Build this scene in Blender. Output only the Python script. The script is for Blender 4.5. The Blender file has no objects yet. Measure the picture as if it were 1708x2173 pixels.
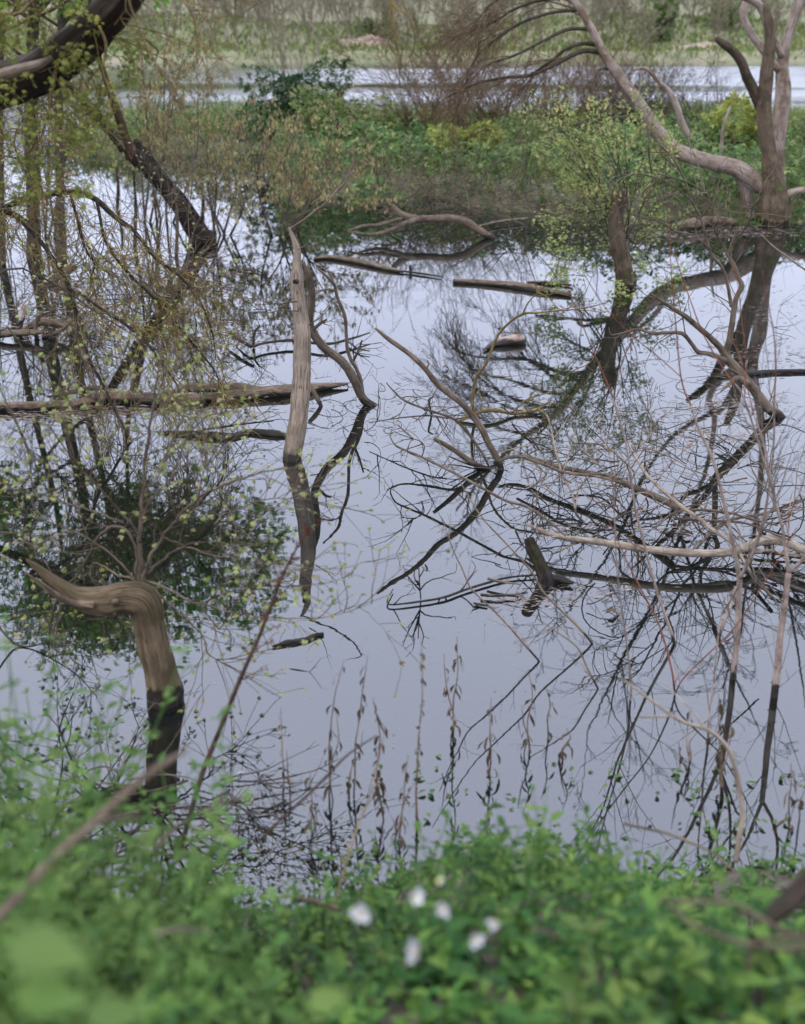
import bpy, math, random
import numpy as np
from mathutils import Vector, Matrix

R = math.radians
rng = random.Random(7)
nrs = np.random.RandomState(11)
scn = bpy.context.scene
col = scn.collection

# ------------------------------------------------------------------ camera
CAM_H, PITCH = 3.0, R(20.7)
FPX, CX, CY = 2716.0, 854.0, 1086.5          # photograph read at 1708 x 2173
cd = bpy.data.cameras.new('camera')
cam = bpy.data.objects.new('camera', cd); col.objects.link(cam)
cam.location = (0, 0, CAM_H); cam.rotation_euler = (R(90) - PITCH, 0, 0)
cd.sensor_fit = 'VERTICAL'; cd.sensor_height = 24.0; cd.lens = 24.0 * FPX / 2173.0
cd.clip_start = 0.05; cd.clip_end = 3000
cd.dof.use_dof = True; cd.dof.focus_distance = 9.3; cd.dof.aperture_fstop = 1.4
scn.camera = cam

# ------------------------------------------------------------------ world, sun, exposure
SUN_EL, SUN_AZ = R(58), R(215)
w = bpy.data.worlds.new('World'); scn.world = w; w.use_nodes = True
nt = w.node_tree; nt.nodes.clear()
out = nt.nodes.new('ShaderNodeOutputWorld'); bg = nt.nodes.new('ShaderNodeBackground')
sky = nt.nodes.new('ShaderNodeTexSky'); sky.sky_type = 'NISHITA'; sky.sun_disc = False
sky.sun_elevation = SUN_EL; sky.sun_rotation = SUN_AZ; sky.dust_density = 4.0; sky.air_density = 1.0
mx = nt.nodes.new('ShaderNodeMix'); mx.data_type = 'RGBA'; mx.inputs[0].default_value = 0.86
nz = nt.nodes.new('ShaderNodeTexNoise'); nz.inputs['Scale'].default_value = 2.2; nz.inputs['Detail'].default_value = 4
cr = nt.nodes.new('ShaderNodeValToRGB')
cr.color_ramp.elements[0].position = 0.3; cr.color_ramp.elements[0].color = (0.76, 0.80, 0.98, 1)
cr.color_ramp.elements[1].position = 0.7; cr.color_ramp.elements[1].color = (0.85, 0.89, 1.05, 1)
ml = nt.nodes.new('ShaderNodeVectorMath'); ml.operation = 'SCALE'; ml.inputs['Scale'].default_value = 36.0
tc = nt.nodes.new('ShaderNodeTexCoord'); sz_ = nt.nodes.new('ShaderNodeSeparateXYZ'); nt.links.new(tc.outputs['Generated'], sz_.inputs[0])
ovc = nt.nodes.new('ShaderNodeMapRange'); nt.links.new(sz_.outputs[2], ovc.inputs[0])      # overcast: brighter overhead, as a CIE overcast sky
ovc.inputs[1].default_value = 0.0; ovc.inputs[2].default_value = 1.0; ovc.inputs[3].default_value = 18.5; ovc.inputs[4].default_value = 31.0
nt.links.new(ovc.outputs[0], ml.inputs['Scale'])
nt.links.new(nz.outputs['Fac'], cr.inputs[0]); nt.links.new(cr.outputs[0], ml.inputs[0])
nt.links.new(sky.outputs[0], mx.inputs[6]); nt.links.new(ml.outputs[0], mx.inputs[7])
nt.links.new(mx.outputs[2], bg.inputs[0]); bg.inputs[1].default_value = 0.1
nt.links.new(bg.outputs[0], out.inputs[0])
sl = bpy.data.lights.new('sun', 'SUN'); sl.energy = 1.2; sl.angle = R(25); sl.color = (1.0, 0.9, 0.76)
so = bpy.data.objects.new('sun', sl); col.objects.link(so)
so.rotation_euler = (R(90) - SUN_EL, 0, math.pi - SUN_AZ)
so.location = (0, 0, 30)
vs = scn.view_settings
vs.view_transform = 'Standard'; vs.look = 'None'; vs.exposure = 0.18; vs.gamma = 1.0; vs.use_curve_mapping = False
scn.cycles.max_bounces = 6; scn.cycles.transparent_max_bounces = 6
scn.cycles.diffuse_bounces = 2; scn.cycles.glossy_bounces = 3

# ------------------------------------------------------------------ pixel -> place
SP, CP = math.sin(PITCH), math.cos(PITCH)
def ray(x, y):
    u, v = (x - CX) / FPX, (CY - y) / FPX
    return (u, CP + v * SP, -SP + v * CP)
def at(x, y, Y):
    d = ray(x, y); t = Y / d[1]
    return (d[0] * t, Y, CAM_H + d[2] * t)
def atz(x, y, z=0.0):
    d = ray(x, y); t = (z - CAM_H) / d[2]
    return (d[0] * t, d[1] * t, z)
def gy(y, z=0.0):
    return atz(CX, y, z)[1]
def depth(p):
    return p[1] * CP + (CAM_H - p[2]) * SP

# ------------------------------------------------------------------ mesh building
def catmull(P, n):
    P = np.asarray(P, float)
    if len(P) < 3:
        t = np.linspace(0, 1, n)[:, None]
        return P[0] * (1 - t) + P[-1] * t
    seg = np.linalg.norm(np.diff(P[:, :3], axis=0), axis=1) + 1e-6
    s = np.concatenate([[0], np.cumsum(seg)]); tt = np.linspace(0, s[-1], n)
    Q = np.vstack([2 * P[0] - P[1], P, 2 * P[-1] - P[-2]])
    i = np.clip(np.searchsorted(s, tt, side='right') - 1, 0, len(P) - 2)
    f = ((tt - s[i]) / seg[i])[:, None]
    p0, p1, p2, p3 = Q[i], Q[i + 1], Q[i + 2], Q[i + 3]
    return 0.5 * (2 * p1 + (p2 - p0) * f + (2 * p0 - 5 * p1 + 4 * p2 - p3) * f**2 + (3 * p1 - p0 - 3 * p2 + p3) * f**3)

def unit(a):
    return a / (np.linalg.norm(a, axis=-1, keepdims=True) + 1e-9)

class MB:
    def __init__(s):
        s.v, s.g, s.q, s.t, s.n = [], [], [], [], 0
    def add(s, v, g=None, q=None, t=None):
        v = np.asarray(v, np.float32).reshape(-1, 3)
        s.v.append(v)
        s.g.append(np.zeros_like(v) if g is None else np.asarray(g, np.float32).reshape(-1, 3))
        if q is not None and len(q): s.q.append(np.asarray(q, np.int64).reshape(-1, 4) + s.n)
        if t is not None and len(t): s.t.append(np.asarray(t, np.int64).reshape(-1, 3) + s.n)
        s.n += len(v)
    def tubes(s, lines, k=5, rough=0.0, cap=True, groove=0.0):
        """lines: [(pts (n,3), radii (n,))]; grouped by length and built together"""
        groups = {}
        for p, r in lines: groups.setdefault(len(p), []).append((p, r))
        for n, L in groups.items():
            P = np.array([a[0] for a in L], float); Rr = np.array([a[1] for a in L], float)
            M = len(L)
            T = np.empty_like(P); T[:, 1:-1] = P[:, 2:] - P[:, :-2]; T[:, 0] = P[:, 1] - P[:, 0]; T[:, -1] = P[:, -1] - P[:, -2]
            T = unit(T)
            avg = np.abs(unit(P[:, -1] - P[:, 0]))
            ref = np.eye(3)[np.argmin(avg, axis=1)][:, None, :] * np.ones((1, n, 1))
            N = unit(np.cross(T, ref)); B = np.cross(T, N)
            a = np.linspace(0, 2 * math.pi, k, endpoint=False)
            rr = Rr[:, :, None] * np.ones((1, 1, k))
            v_len = np.concatenate([np.zeros((M, 1)), np.cumsum(np.linalg.norm(np.diff(P, axis=1), axis=2), axis=1)], 1)
            if rough:
                ph = nrs.rand(M, 1, 1) * 50
                vl = v_len[:, :, None] / (Rr.mean(axis=1)[:, None, None] + 1e-6)
                aa = a[None, None, :]
                nzv = (np.sin(aa * 2 + vl * 0.35 + ph) * .5 + np.sin(aa * 3 - vl * 0.8 + ph * 2) * .35 + np.sin(aa * 5 + vl * 0.27 + ph * 3) * .4
                       + np.sin(aa * 8 + vl * .12 + ph) * .25 + np.sin(vl * 1.3 + ph * 1.7) * .3 + np.sin(vl * 2.9 + aa + ph) * .25)
                rr = rr * (1 + rough * nzv + rough * .5 * (nrs.rand(M, n, k) - .5))
            if groove:
                ph = nrs.rand(M, 1, 1) * 50; vl = v_len[:, :, None] / (Rr.mean(axis=1)[:, None, None] + 1e-6); aa = a[None, None, :]
                for fq, am in ((7, 1.), (11, .8), (17, .7)):
                    c_ = np.cos(aa * fq + .22 * np.sin(vl * .31 + ph) * fq * .3 + ph * fq) * (.5 + .5 * np.sin(vl * .45 + ph * fq + aa * 2))
                    rr = rr * (1 - groove * am * np.clip(c_, 0, 1) ** 3)
                rr = rr * (1 + groove * .35 * (nrs.rand(M, n, k) - .5))
            V = P[:, :, None, :] + rr[..., None] * (N[:, :, None, :] * np.cos(a)[None, None, :, None] + B[:, :, None, :] * np.sin(a)[None, None, :, None])
            u = np.minimum(a, 2 * math.pi - a)[None, None, :] * np.maximum(Rr.mean(axis=1), 0.004)[:, None, None]
            G = np.stack([u * np.ones((M, n, k)), v_len[:, :, None] * np.ones((1, 1, k)), nrs.rand(M, 1, 1) * np.ones((M, n, k))], -1)
            base = np.arange(M)[:, None, None] * (n * k); i = np.arange(n - 1)[None, :, None] * k; j = np.arange(k)[None, None, :]
            j2 = (j + 1) % k
            Q = np.stack([base + i + j, base + i + j2, base + i + k + j2, base + i + k + j], -1).reshape(-1, 4)
            n0 = s.n
            s.add(V, G, q=Q)
            if cap:                                   # a slightly hollow / jagged end face
                for e, i0 in ((n - 1, (n - 1) * k), (0, 0)):
                    C = P[:, e] + T[:, e] * (Rr[:, e, None] * (.25 if e else -.25))
                    Gc = np.stack([np.zeros(M), v_len[:, e] * 0 + 5., nrs.rand(M)], -1)
                    nb = s.n; s.add(C, Gc)
                    jj = np.arange(k)
                    tri = np.stack([np.repeat(n0 + np.arange(M) * n * k + i0, k) + np.tile(jj, M),
                                    np.repeat(n0 + np.arange(M) * n * k + i0, k) + np.tile((jj + 1) % k, M),
                                    np.repeat(nb + np.arange(M), k)], -1)
                    if e == 0: tri = tri[:, ::-1]
                    s.t.append(tri)
    def leaves(s, tpl, pos, axis, normal, size, tint=None):
        tv, tq = tpl
        pos = np.asarray(pos, float); M = len(pos)
        if not M: return
        y = unit(np.asarray(axis, float)); nrm = np.asarray(normal, float)
        x = unit(np.cross(y, nrm) + 1e-6); z = np.cross(x, y)
        size = np.asarray(size, float).reshape(M, 1, 1)
        V = pos[:, None, :] + size * (tv[None, :, 0:1] * x[:, None] + tv[None, :, 1:2] * y[:, None] + tv[None, :, 2:3] * z[:, None])
        tint = nrs.rand(M) if tint is None else tint
        G = np.zeros_like(V); G[:, :, 0] = tv[None, :, 0]; G[:, :, 1] = tv[None, :, 1]; G[:, :, 2] = tint[:, None]
        Q = (np.arange(M)[:, None, None] * len(tv) + np.asarray(tq)[None]).reshape(-1, 4)
        s.add(V, G, q=Q)
    def mesh(s, name, mat, smooth=True):
        me = bpy.data.meshes.new(name)
        V = np.concatenate(s.v) if s.v else np.zeros((0, 3), np.float32)
        G = np.concatenate(s.g) if s.g else V
        q = np.concatenate(s.q) if s.q else np.zeros((0, 4), np.int64)
        t = np.concatenate(s.t) if s.t else np.zeros((0, 3), np.int64)
        me.vertices.add(len(V)); me.vertices.foreach_set('co', V.ravel())
        me.loops.add(q.size + t.size)
        me.loops.foreach_set('vertex_index', np.concatenate([q.ravel(), t.ravel()]).astype(np.int32))
        me.polygons.add(len(q) + len(t))
        st = np.concatenate([np.arange(len(q)) * 4, q.size + np.arange(len(t)) * 3]).astype(np.int32)
        me.polygons.foreach_set('loop_start', st)
        me.polygons.foreach_set('use_smooth', np.full(len(q) + len(t), smooth))
        at_ = me.attributes.new('grain', 'FLOAT_VECTOR', 'POINT'); at_.data.foreach_set('vector', G.astype(np.float32).ravel())
        me.update(calc_edges=True); me.validate()
        me.materials.append(mat)
        return me
    def build(s, name, mat, parent=None, kind=None, smooth=True):
        return link(name, s.mesh(name, mat, smooth), parent, kind)

def link(name, me, parent=None, kind=None):
    o = bpy.data.objects.new(name, me); col.objects.link(o)
    if parent is not None:
        o.parent = parent
        o.matrix_parent_inverse = Matrix.Translation(parent.location).inverted()
    if kind: o['kind'] = kind
    return o
def tag(o, label, cat, group=None):
    o['label'] = label; o['category'] = cat
    if group: o['group'] = group
    return o
def thing(name, label, cat, loc, group=None):
    o = bpy.data.objects.new(name, None); col.objects.link(o); o.empty_display_size = .1
    o.location = loc
    return tag(o, label, cat, group)

# a traced stroke: pts [(x, y, width_px)], distance from Y0 to Y1 (or a height above the water)
WS = 1.0
def stroke(pts, Y0=None, Y1=None, z=None, n=None, wob=0.0, sink=0.0):
    P = []; W = []
    xy = np.array([p[:2] for p in pts], float)
    s = np.concatenate([[0], np.cumsum(np.linalg.norm(np.diff(xy, axis=0), axis=1))]); s /= s[-1]
    if z is None:
        if Y0 is None: Y0 = gy(pts[0][1])
        if Y1 is None: Y1 = Y0
    for i, p in enumerate(pts):
        if z is not None:
            zz = z if not isinstance(z, (tuple, list)) else z[0] + (z[1] - z[0]) * s[i]
            q = atz(p[0], p[1], zz)
        else:
            q = at(p[0], p[1], Y0 + (Y1 - Y0) * s[i])
        P.append(q); W.append(p[2] * WS * .5 * depth(q) / FPX)
    if sink:
        d = unit(np.array(P[0]) - np.array(P[1])); P.insert(0, tuple(np.array(P[0]) + d * sink + np.array([0, 0, -sink * .6]))); W.insert(0, W[0])
    n = n or max(6, int(len(P) * 4))
    A = catmull(np.column_stack([np.array(P), np.array(W)]), n)
    pts3, rad = A[:, :3], np.maximum(A[:, 3], 0.0006)
    if wob:
        ph = nrs.rand(3) * 9; k = np.arange(n)[:, None]
        pts3 = pts3 + rad[:, None] * wob * (np.sin(k * 1.1 + ph) + .6 * np.sin(k * 2.3 + ph * 2)) * (np.minimum(k, 1))
    return pts3, rad

def rnd_perp(d):
    while True:
        v = np.array([rng.gauss(0, 1) for _ in range(3)])
        c = np.cross(d, v); l = np.linalg.norm(c)
        if l > .1: return c / l

def grow(segs, p, d, L, r, lvl, P):
    """a branch with branches: P = dict(max, kids, ratio, ang, wob, trop, n)"""
    n = P['n'][min(lvl, len(P['n']) - 1)]
    pts = [p]; step = L / (n - 1); wob = P['wob']; tr = P['trop'][min(lvl, len(P['trop']) - 1)]
    q = np.array(p, float); dd = np.array(d, float)
    for i in range(n - 1):
        dd = dd + np.array([rng.gauss(0, wob), rng.gauss(0, wob), rng.gauss(0, wob) + tr])
        dd /= np.linalg.norm(dd); q = q + dd * step; pts.append(q)
    pts = np.array(pts); rad = r * np.linspace(1, P.get('tip', .25), n)
    segs.append((pts, rad, lvl))
    if lvl < P['max']:
        for c in range(P['kids'][lvl]):
            t = rng.uniform(P.get('t0', .25), 1) if c else 1.0
            i = min(n - 2, int(t * (n - 1))); f = t * (n - 1) - i
            pp = pts[i] * (1 - f) + pts[i + 1] * f
            ax = unit(pts[i + 1] - pts[i])
            a = R(P['ang'] * rng.uniform(.5, 1.3))
            cd_ = ax * math.cos(a) + rnd_perp(ax) * math.sin(a)
            grow(segs, pp, cd_, L * P['ratio'] * rng.uniform(.6, 1.15) * (1.15 - .5 * t), r * (1 - .75 * t) * P.get('rr', .7) + r * .12, lvl + 1, P)

def along(pts, t):
    n = len(pts); i = min(n - 2, int(t * (n - 1))); f = t * (n - 1) - i
    return pts[i] * (1 - f) + pts[i + 1] * f, unit(pts[i + 1] - pts[i])

def twigs_on(segs, line, count, L, r, P, lo=.15, hi=1.0, bias=(0, 0, 0)):
    pts, rad = line[0], line[1]
    for _ in range(count):
        t = rng.uniform(lo, hi); p, ax = along(pts, t)
        a = R(P['ang'] * rng.uniform(.6, 1.4))
        d = unit(ax * math.cos(a) + rnd_perp(ax) * math.sin(a) + np.array(bias))
        grow(segs, p, d, L * rng.uniform(.5, 1.2), r * rng.uniform(.7, 1.2), 0, P)

def seg_tubes(mb, segs, ks=(5, 4, 3, 3)):
    by = {}
    for p, r, l in segs: by.setdefault(l, []).append((p, r))
    for l, L in by.items(): mb.tubes(L, k=ks[min(l, len(ks) - 1)], cap=False)

# ------------------------------------------------------------------ leaf shapes (x across, y along, z up)
def leaf_ovate(wd=.5, fold=.12, droop=.15):
    v = []; prof = [(0, .03), (.18, .75), (.42, 1.0), (.7, .68), (1.0, .02)]
    for y, h in prof:
        z = -droop * y * y
        v += [(-h * wd * .5, y, z + fold * h), (0, y, z), (h * wd * .5, y, z + fold * h)]
    q = []
    for i in range(len(prof) - 1):
        b = i * 3; q += [(b, b + 1, b + 4, b + 3), (b + 1, b + 2, b + 5, b + 4)]
    return np.array(v, float), q
def leaf_simple(wd=.55, fold=.1):
    v = [(0, 0, 0), (-wd / 2, .45, fold), (0, 1, -.1), (wd / 2, .45, fold), (0, .5, 0)]
    return np.array(v, float), [(0, 4, 2, 1), (0, 3, 2, 4)]
def leaf_compound(angs=(-70, -35, 0, 38, 72), wd=.34, ln=(.62, .85, 1, .85, .62), droop=.25):
    V = []; Q = []
    for a, l in zip(angs, ln):
        c, s_ = math.cos(R(a)), math.sin(R(a)); b = len(V)
        for x, y, z in ((0, 0.02, 0), (-wd * .5, .5, .07), (0, .48, -.03), (wd * .5, .5, .07), (0, 1.0, -droop)):
            x, y = x * l, y * l
            V.append((x * c + y * s_, -x * s_ + y * c, z * l - droop * .25 * abs(a) / 70))
        Q += [(b, b + 2, b + 4, b + 1), (b, b + 3, b + 4, b + 2)]
    return np.array(V, float), Q
OVATE, SIMPLE, COMP = leaf_ovate(), leaf_simple(), leaf_compound()
TRIF = leaf_compound((-62, 0, 62), .5, (.8, 1, .8), .2)
def catkin_tpl():
    V = []; Q = []
    for j in range(5):
        a = j * 1.26; x0, y0 = .16 * math.cos(a), .16 * math.sin(a); b = len(V); l = .8 + .2 * math.sin(j * 2.1)
        V += [(0, 0, 0), (x0 - .02, .3 * l, y0), (x0 + .09, .72 * l, y0 + .03), (x0, l, y0), (x0 - .09, .72 * l, y0 - .03)]
        Q += [(b, b + 1, b + 2, b + 4)]; Q += [(b + 4, b + 1, b + 2, b + 3)]
    return np.array(V, float), Q
CATKIN = catkin_tpl()

# ------------------------------------------------------------------ materials
def nodes(name):
    m = bpy.data.materials.new(name); m.use_nodes = True; t = m.node_tree; t.nodes.clear()
    return m, t, t.nodes.new('ShaderNodeOutputMaterial')
def N(t, typ, **kw):
    n = t.nodes.new(typ)
    for k, v in kw.items():
        if k.startswith('i_'): n.inputs[k[2:]].default_value = v
        else: setattr(n, k, v)
    return n
def ramp(t, fac, stops):
    r = t.nodes.new('ShaderNodeValToRGB'); e = r.color_ramp.elements
    while len(e) < len(stops): e.new(.5)
    for x, (p, c) in zip(e, stops): x.position = p; x.color = (*c, 1)
    t.links.new(fac, r.inputs[0]); return r.outputs[0]
def mix(t, fac, a, b):
    m = t.nodes.new('ShaderNodeMix'); m.data_type = 'RGBA'
    for s_, i in ((fac, 0), (a, 6), (b, 7)):
        if hasattr(s_, 'links'): t.links.new(s_, m.inputs[i])
        else: m.inputs[i].default_value = s_ if i == 0 else (*s_, 1)
    return m.outputs[2]
def math_(t, op, a, b=None):
    m = t.nodes.new('ShaderNodeMath'); m.operation = op
    for s_, i in ((a, 0), (b, 1)):
        if s_ is None: continue
        if hasattr(s_, 'links'): t.links.new(s_, m.inputs[i])
        else: m.inputs[i].default_value = s_
    return m.outputs[0]
def mrange(t, v, a, b, c=0., d=1.):
    m = t.nodes.new('ShaderNodeMapRange'); t.links.new(v, m.inputs[0])
    for i, x in zip((1, 2, 3, 4), (a, b, c, d)): m.inputs[i].default_value = x
    return m.outputs[0]

def wood(name, c1, c2, c3, moss=0.0, mossc=(.07, .09, .02), wet=True, rough=.8, bump=.5, scale=1.0, wh=.06):
    m, t, o = nodes(name); L = t.links.new
    b = N(t, 'ShaderNodeBsdfPrincipled'); L(b.outputs[0], o.inputs[0]); b.inputs['Specular IOR Level'].default_value = .25
    at_ = N(t, 'ShaderNodeAttribute', attribute_name='grain')
    mp = N(t, 'ShaderNodeVectorMath', operation='MULTIPLY'); mp.inputs[1].default_value = (46 * scale, 7 * scale, 40); L(at_.outputs['Vector'], mp.inputs[0])
    g1 = N(t, 'ShaderNodeTexNoise', i_Scale=1.0, i_Detail=6.0, i_Roughness=.65); L(mp.outputs[0], g1.inputs['Vector'])
    geo = N(t, 'ShaderNodeNewGeometry')
    g2 = N(t, 'ShaderNodeTexNoise', i_Scale=6.0 * scale, i_Detail=5.0, i_Roughness=.6); L(geo.outputs['Position'], g2.inputs['Vector'])
    g3 = N(t, 'ShaderNodeTexNoise', i_Scale=1.7 * scale, i_Detail=3.0); L(geo.outputs['Position'], g3.inputs['Vector'])
    c = ramp(t, g1.outputs['Fac'], [(.2, tuple(k * .5 for k in c3)), (.32, c3), (.48, c1), (.70, c2)])
    c = mix(t, mrange(t, g2.outputs['Fac'], .44, .64, 0, .9), c, c3)
    c = mix(t, mrange(t, g3.outputs['Fac'], .5, .68, 0, .5), c, c2)
    mp4 = N(t, 'ShaderNodeVectorMath', operation='MULTIPLY'); mp4.inputs[1].default_value = (95 * scale, 3.2 * scale, 60); L(at_.outputs['Vector'], mp4.inputs[0])
    g4 = N(t, 'ShaderNodeTexNoise', i_Scale=1.0, i_Detail=3.0); L(mp4.outputs[0], g4.inputs['Vector'])
    crk = mrange(t, math_(t, 'ABSOLUTE', math_(t, 'SUBTRACT', g4.outputs['Fac'], .5)), .004, .022, 1, 0)      # drying cracks along the grain
    crk = math_(t, 'MULTIPLY', crk, mrange(t, g3.outputs['Fac'], .42, .58, .2, .95))
    c = mix(t, crk, c, tuple(k * .25 for k in c3))
    sx = N(t, 'ShaderNodeSeparateXYZ'); L(at_.outputs['Vector'], sx.inputs[0])
    hv = N(t, 'ShaderNodeHueSaturation'); L(c, hv.inputs['Color']); L(mrange(t, sx.outputs[2], 0, 1, .75, 1.2), hv.inputs['Value'])
    c = hv.outputs[0]
    if moss:
        sn = N(t, 'ShaderNodeSeparateXYZ'); L(geo.outputs['Normal'], sn.inputs[0])
        mm = math_(t, 'ADD', mrange(t, g2.outputs['Fac'], .35, .7, -.6, .9), math_(t, 'MULTIPLY', sn.outputs[2], .35))
        mm = mrange(t, mm, .5 - moss, 1.0 - moss, 0, 1)
        c = mix(t, mm, c, mossc)
    if wet:
        sz = N(t, 'ShaderNodeSeparateXYZ'); L(geo.outputs['Position'], sz.inputs[0])
        wz = math_(t, 'ADD', sz.outputs[2], math_(t, 'ADD', mrange(t, g2.outputs['Fac'], .3, .7, -.4 * wh, .4 * wh), mrange(t, g1.outputs['Fac'], .3, .7, -.4 * wh, .4 * wh)))
        wf = mrange(t, wz, wh * 1.15, wh * .85, 0, .95)
        c = mix(t, wf, c, (.012, .009, .007)); L(mrange(t, wz, wh * 1.2, wh * .9, rough, .5), b.inputs['Roughness'])
    else: b.inputs['Roughness'].default_value = rough
    L(c, b.inputs['Base Color'])
    bp = N(t, 'ShaderNodeBump', i_Strength=bump, i_Distance=.01); L(math_(t, 'SUBTRACT', math_(t, 'ADD', g1.outputs['Fac'], g2.outputs['Fac']), crk), bp.inputs['Height'])
    L(bp.outputs[0], b.inputs['Normal'])
    return m

def leafmat(name, cols, trans=.35, rough=.5, spec=.2):
    m, t, o = nodes(name); L = t.links.new
    geo = N(t, 'ShaderNodeNewGeometry'); at_ = N(t, 'ShaderNodeAttribute', attribute_name='grain')
    sx = N(t, 'ShaderNodeSeparateXYZ'); L(at_.outputs['Vector'], sx.inputs[0])
    c = ramp(t, sx.outputs[2], [(i / max(1, len(cols) - 1) * .96 + .02, k) for i, k in enumerate(cols)])
    oi = N(t, 'ShaderNodeObjectInfo')
    hv = N(t, 'ShaderNodeHueSaturation'); L(c, hv.inputs['Color']); nv = N(t, 'ShaderNodeTexNoise', i_Scale=3.2, i_Detail=3.0); L(geo.outputs['Position'], nv.inputs['Vector'])
    L(math_(t, 'MULTIPLY', mrange(t, oi.outputs['Random'], 0, 1, .85, 1.15), mrange(t, nv.outputs['Fac'], .35, .65, .65, 1.35)), hv.inputs['Value']); hv.inputs['Saturation'].default_value = 1.06
    nz_ = N(t, 'ShaderNodeTexNoise', i_Scale=2.0, i_Detail=3.0); L(geo.outputs['Position'], nz_.inputs['Vector'])
    L(mrange(t, nz_.outputs['Fac'], .3, .7, .485, .515), hv.inputs['Hue'])
    midrib = mrange(t, math_(t, 'ABSOLUTE', sx.outputs[0]), 0, .03, 1.25, 1.0)
    mu = N(t, 'ShaderNodeVectorMath', operation='SCALE'); L(hv.outputs[0], mu.inputs[0]); L(midrib, mu.inputs['Scale'])
    b = N(t, 'ShaderNodeBsdfPrincipled', i_Roughness=rough); b.inputs['Specular IOR Level'].default_value = spec
    L(mu.outputs[0], b.inputs['Base Color'])
    tr = N(t, 'ShaderNodeBsdfTranslucent'); L(mu.outputs[0], tr.inputs[0])
    ms = N(t, 'ShaderNodeMixShader', i_Fac=trans); L(b.outputs[0], ms.inputs[1]); L(tr.outputs[0], ms.inputs[2]); L(ms.outputs[0], o.inputs[0])
    return m

M = {}
M['stake'] = wood('weathered_stake_wood', (0.163, 0.126, 0.094), (0.245, 0.200, 0.157), (0.088, 0.067, 0.048), bump=.6)
M['snag'] = wood('mossy_snag_wood', (0.118, 0.086, 0.050), (0.181, 0.139, 0.089), (0.054, 0.038, 0.021), moss=.08, mossc=(0.068, 0.062, 0.023), bump=.6, scale=.8, wh=.085)
M['log'] = wood('waterlogged_wood', (0.128, 0.095, 0.064), (0.195, 0.153, 0.111), (0.048, 0.033, 0.025), wh=.03, bump=.8)
M['dark'] = wood('dark_mossy_bark', (0.019, 0.012, 0.008), (0.045, 0.032, 0.020), (0.007, 0.005, 0.003), moss=.12, mossc=(0.027, 0.028, 0.009), bump=.9)
M['bark'] = wood('brown_bark', (0.052, 0.041, 0.029), (0.089, 0.073, 0.052), (0.023, 0.018, 0.013), moss=.12, mossc=(0.047, 0.050, 0.020), bump=.9)
M['rust'] = wood('rusty_bark', (0.085, 0.043, 0.024), (0.136, 0.072, 0.038), (0.030, 0.017, 0.011), moss=.05, bump=.9)
M['pale'] = wood('pale_barkless_wood', (0.228, 0.182, 0.151), (0.316, 0.267, 0.235), (0.095, 0.058, 0.034), wet=True, bump=.5, scale=.7)
M['trunk'] = wood('grey_brown_trunk', (0.090, 0.066, 0.043), (0.133, 0.101, 0.070), (0.033, 0.023, 0.014), moss=.03, bump=.7)
M['branch'] = wood('grey_branch_bark', (0.105, 0.079, 0.057), (0.167, 0.133, 0.098), (0.047, 0.033, 0.022), bump=.4, scale=1.5)
M['palebranch'] = wood('bleached_branch', (0.203, 0.168, 0.132), (0.275, 0.238, 0.195), (0.114, 0.087, 0.064), bump=.3, scale=1.5)
M['twig'] = wood('brown_twig', (0.068, 0.052, 0.035), (0.106, 0.084, 0.060), (0.026, 0.019, 0.013), bump=.2, scale=2)
M['darktwig'] = wood('dark_twig', (0.033, 0.022, 0.015), (0.059, 0.045, 0.033), (0.012, 0.008, 0.006), bump=.2, scale=2)
M['lichen'] = wood('lichen_twig', (0.098, 0.072, 0.030), (0.196, 0.144, 0.047), (0.040, 0.028, 0.015), moss=.2, mossc=(0.215, 0.144, 0.030), wet=False, bump=.3, scale=2)
M['red'] = wood('red_twig', (0.169, 0.055, 0.030), (0.230, 0.099, 0.055), (0.099, 0.041, 0.025), bump=.1, scale=2)
M['sapling'] = wood('grey_sapling_bark', (0.220, 0.176, 0.149), (0.312, 0.260, 0.228), (0.128, 0.094, 0.079), bump=.25, scale=2)
M['dry'] = wood('dry_stalk', (0.170, 0.122, 0.075), (0.245, 0.190, 0.129), (0.082, 0.054, 0.034), wet=True, bump=.2, scale=2)
M['drydark'] = wood('dark_stalk', (0.041, 0.022, 0.015), (0.068, 0.041, 0.029), (0.017, 0.010, 0.007), bump=.2, scale=2)
M['fartwig'] = wood('distant_twigs', (0.189, 0.153, 0.119), (0.237, 0.202, 0.161), (0.125, 0.101, 0.076), wet=False, bump=0, scale=.5)
M['fargreen'] = leafmat('distant_budding_leaves', [(0.133, 0.139, 0.068), (0.172, 0.176, 0.089), (0.218, 0.201, 0.128)], .3)
M['brownbrush'] = wood('brown_brush', (0.116, 0.074, 0.039), (0.169, 0.118, 0.065), (0.054, 0.035, 0.019), wet=False, bump=0, scale=1)
M['maple'] = leafmat('young_maple_leaf', [(0.172, 0.225, 0.064), (0.234, 0.275, 0.096), (0.294, 0.315, 0.141), (0.294, 0.247, 0.153)], .4)
M['fresh'] = leafmat('fresh_green_leaf', [(0.132, 0.171, 0.035), (0.187, 0.220, 0.055), (0.253, 0.264, 0.077)], .4)
M['crown'] = leafmat('dark_crown_leaf', [(0.082, 0.177, 0.040), (0.129, 0.258, 0.059), (0.226, 0.323, 0.082)], .6)
M['ground'] = leafmat('ground_cover_leaf', [(0.018, 0.057, 0.014), (0.037, 0.098, 0.021), (0.067, 0.140, 0.028), (0.127, 0.197, 0.046)], .35, .45, .2)
M['nettle'] = leafmat('shoot_leaf', [(0.047, 0.104, 0.024), (0.076, 0.138, 0.034), (0.111, 0.172, 0.049)], .4, .45, .2)
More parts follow.
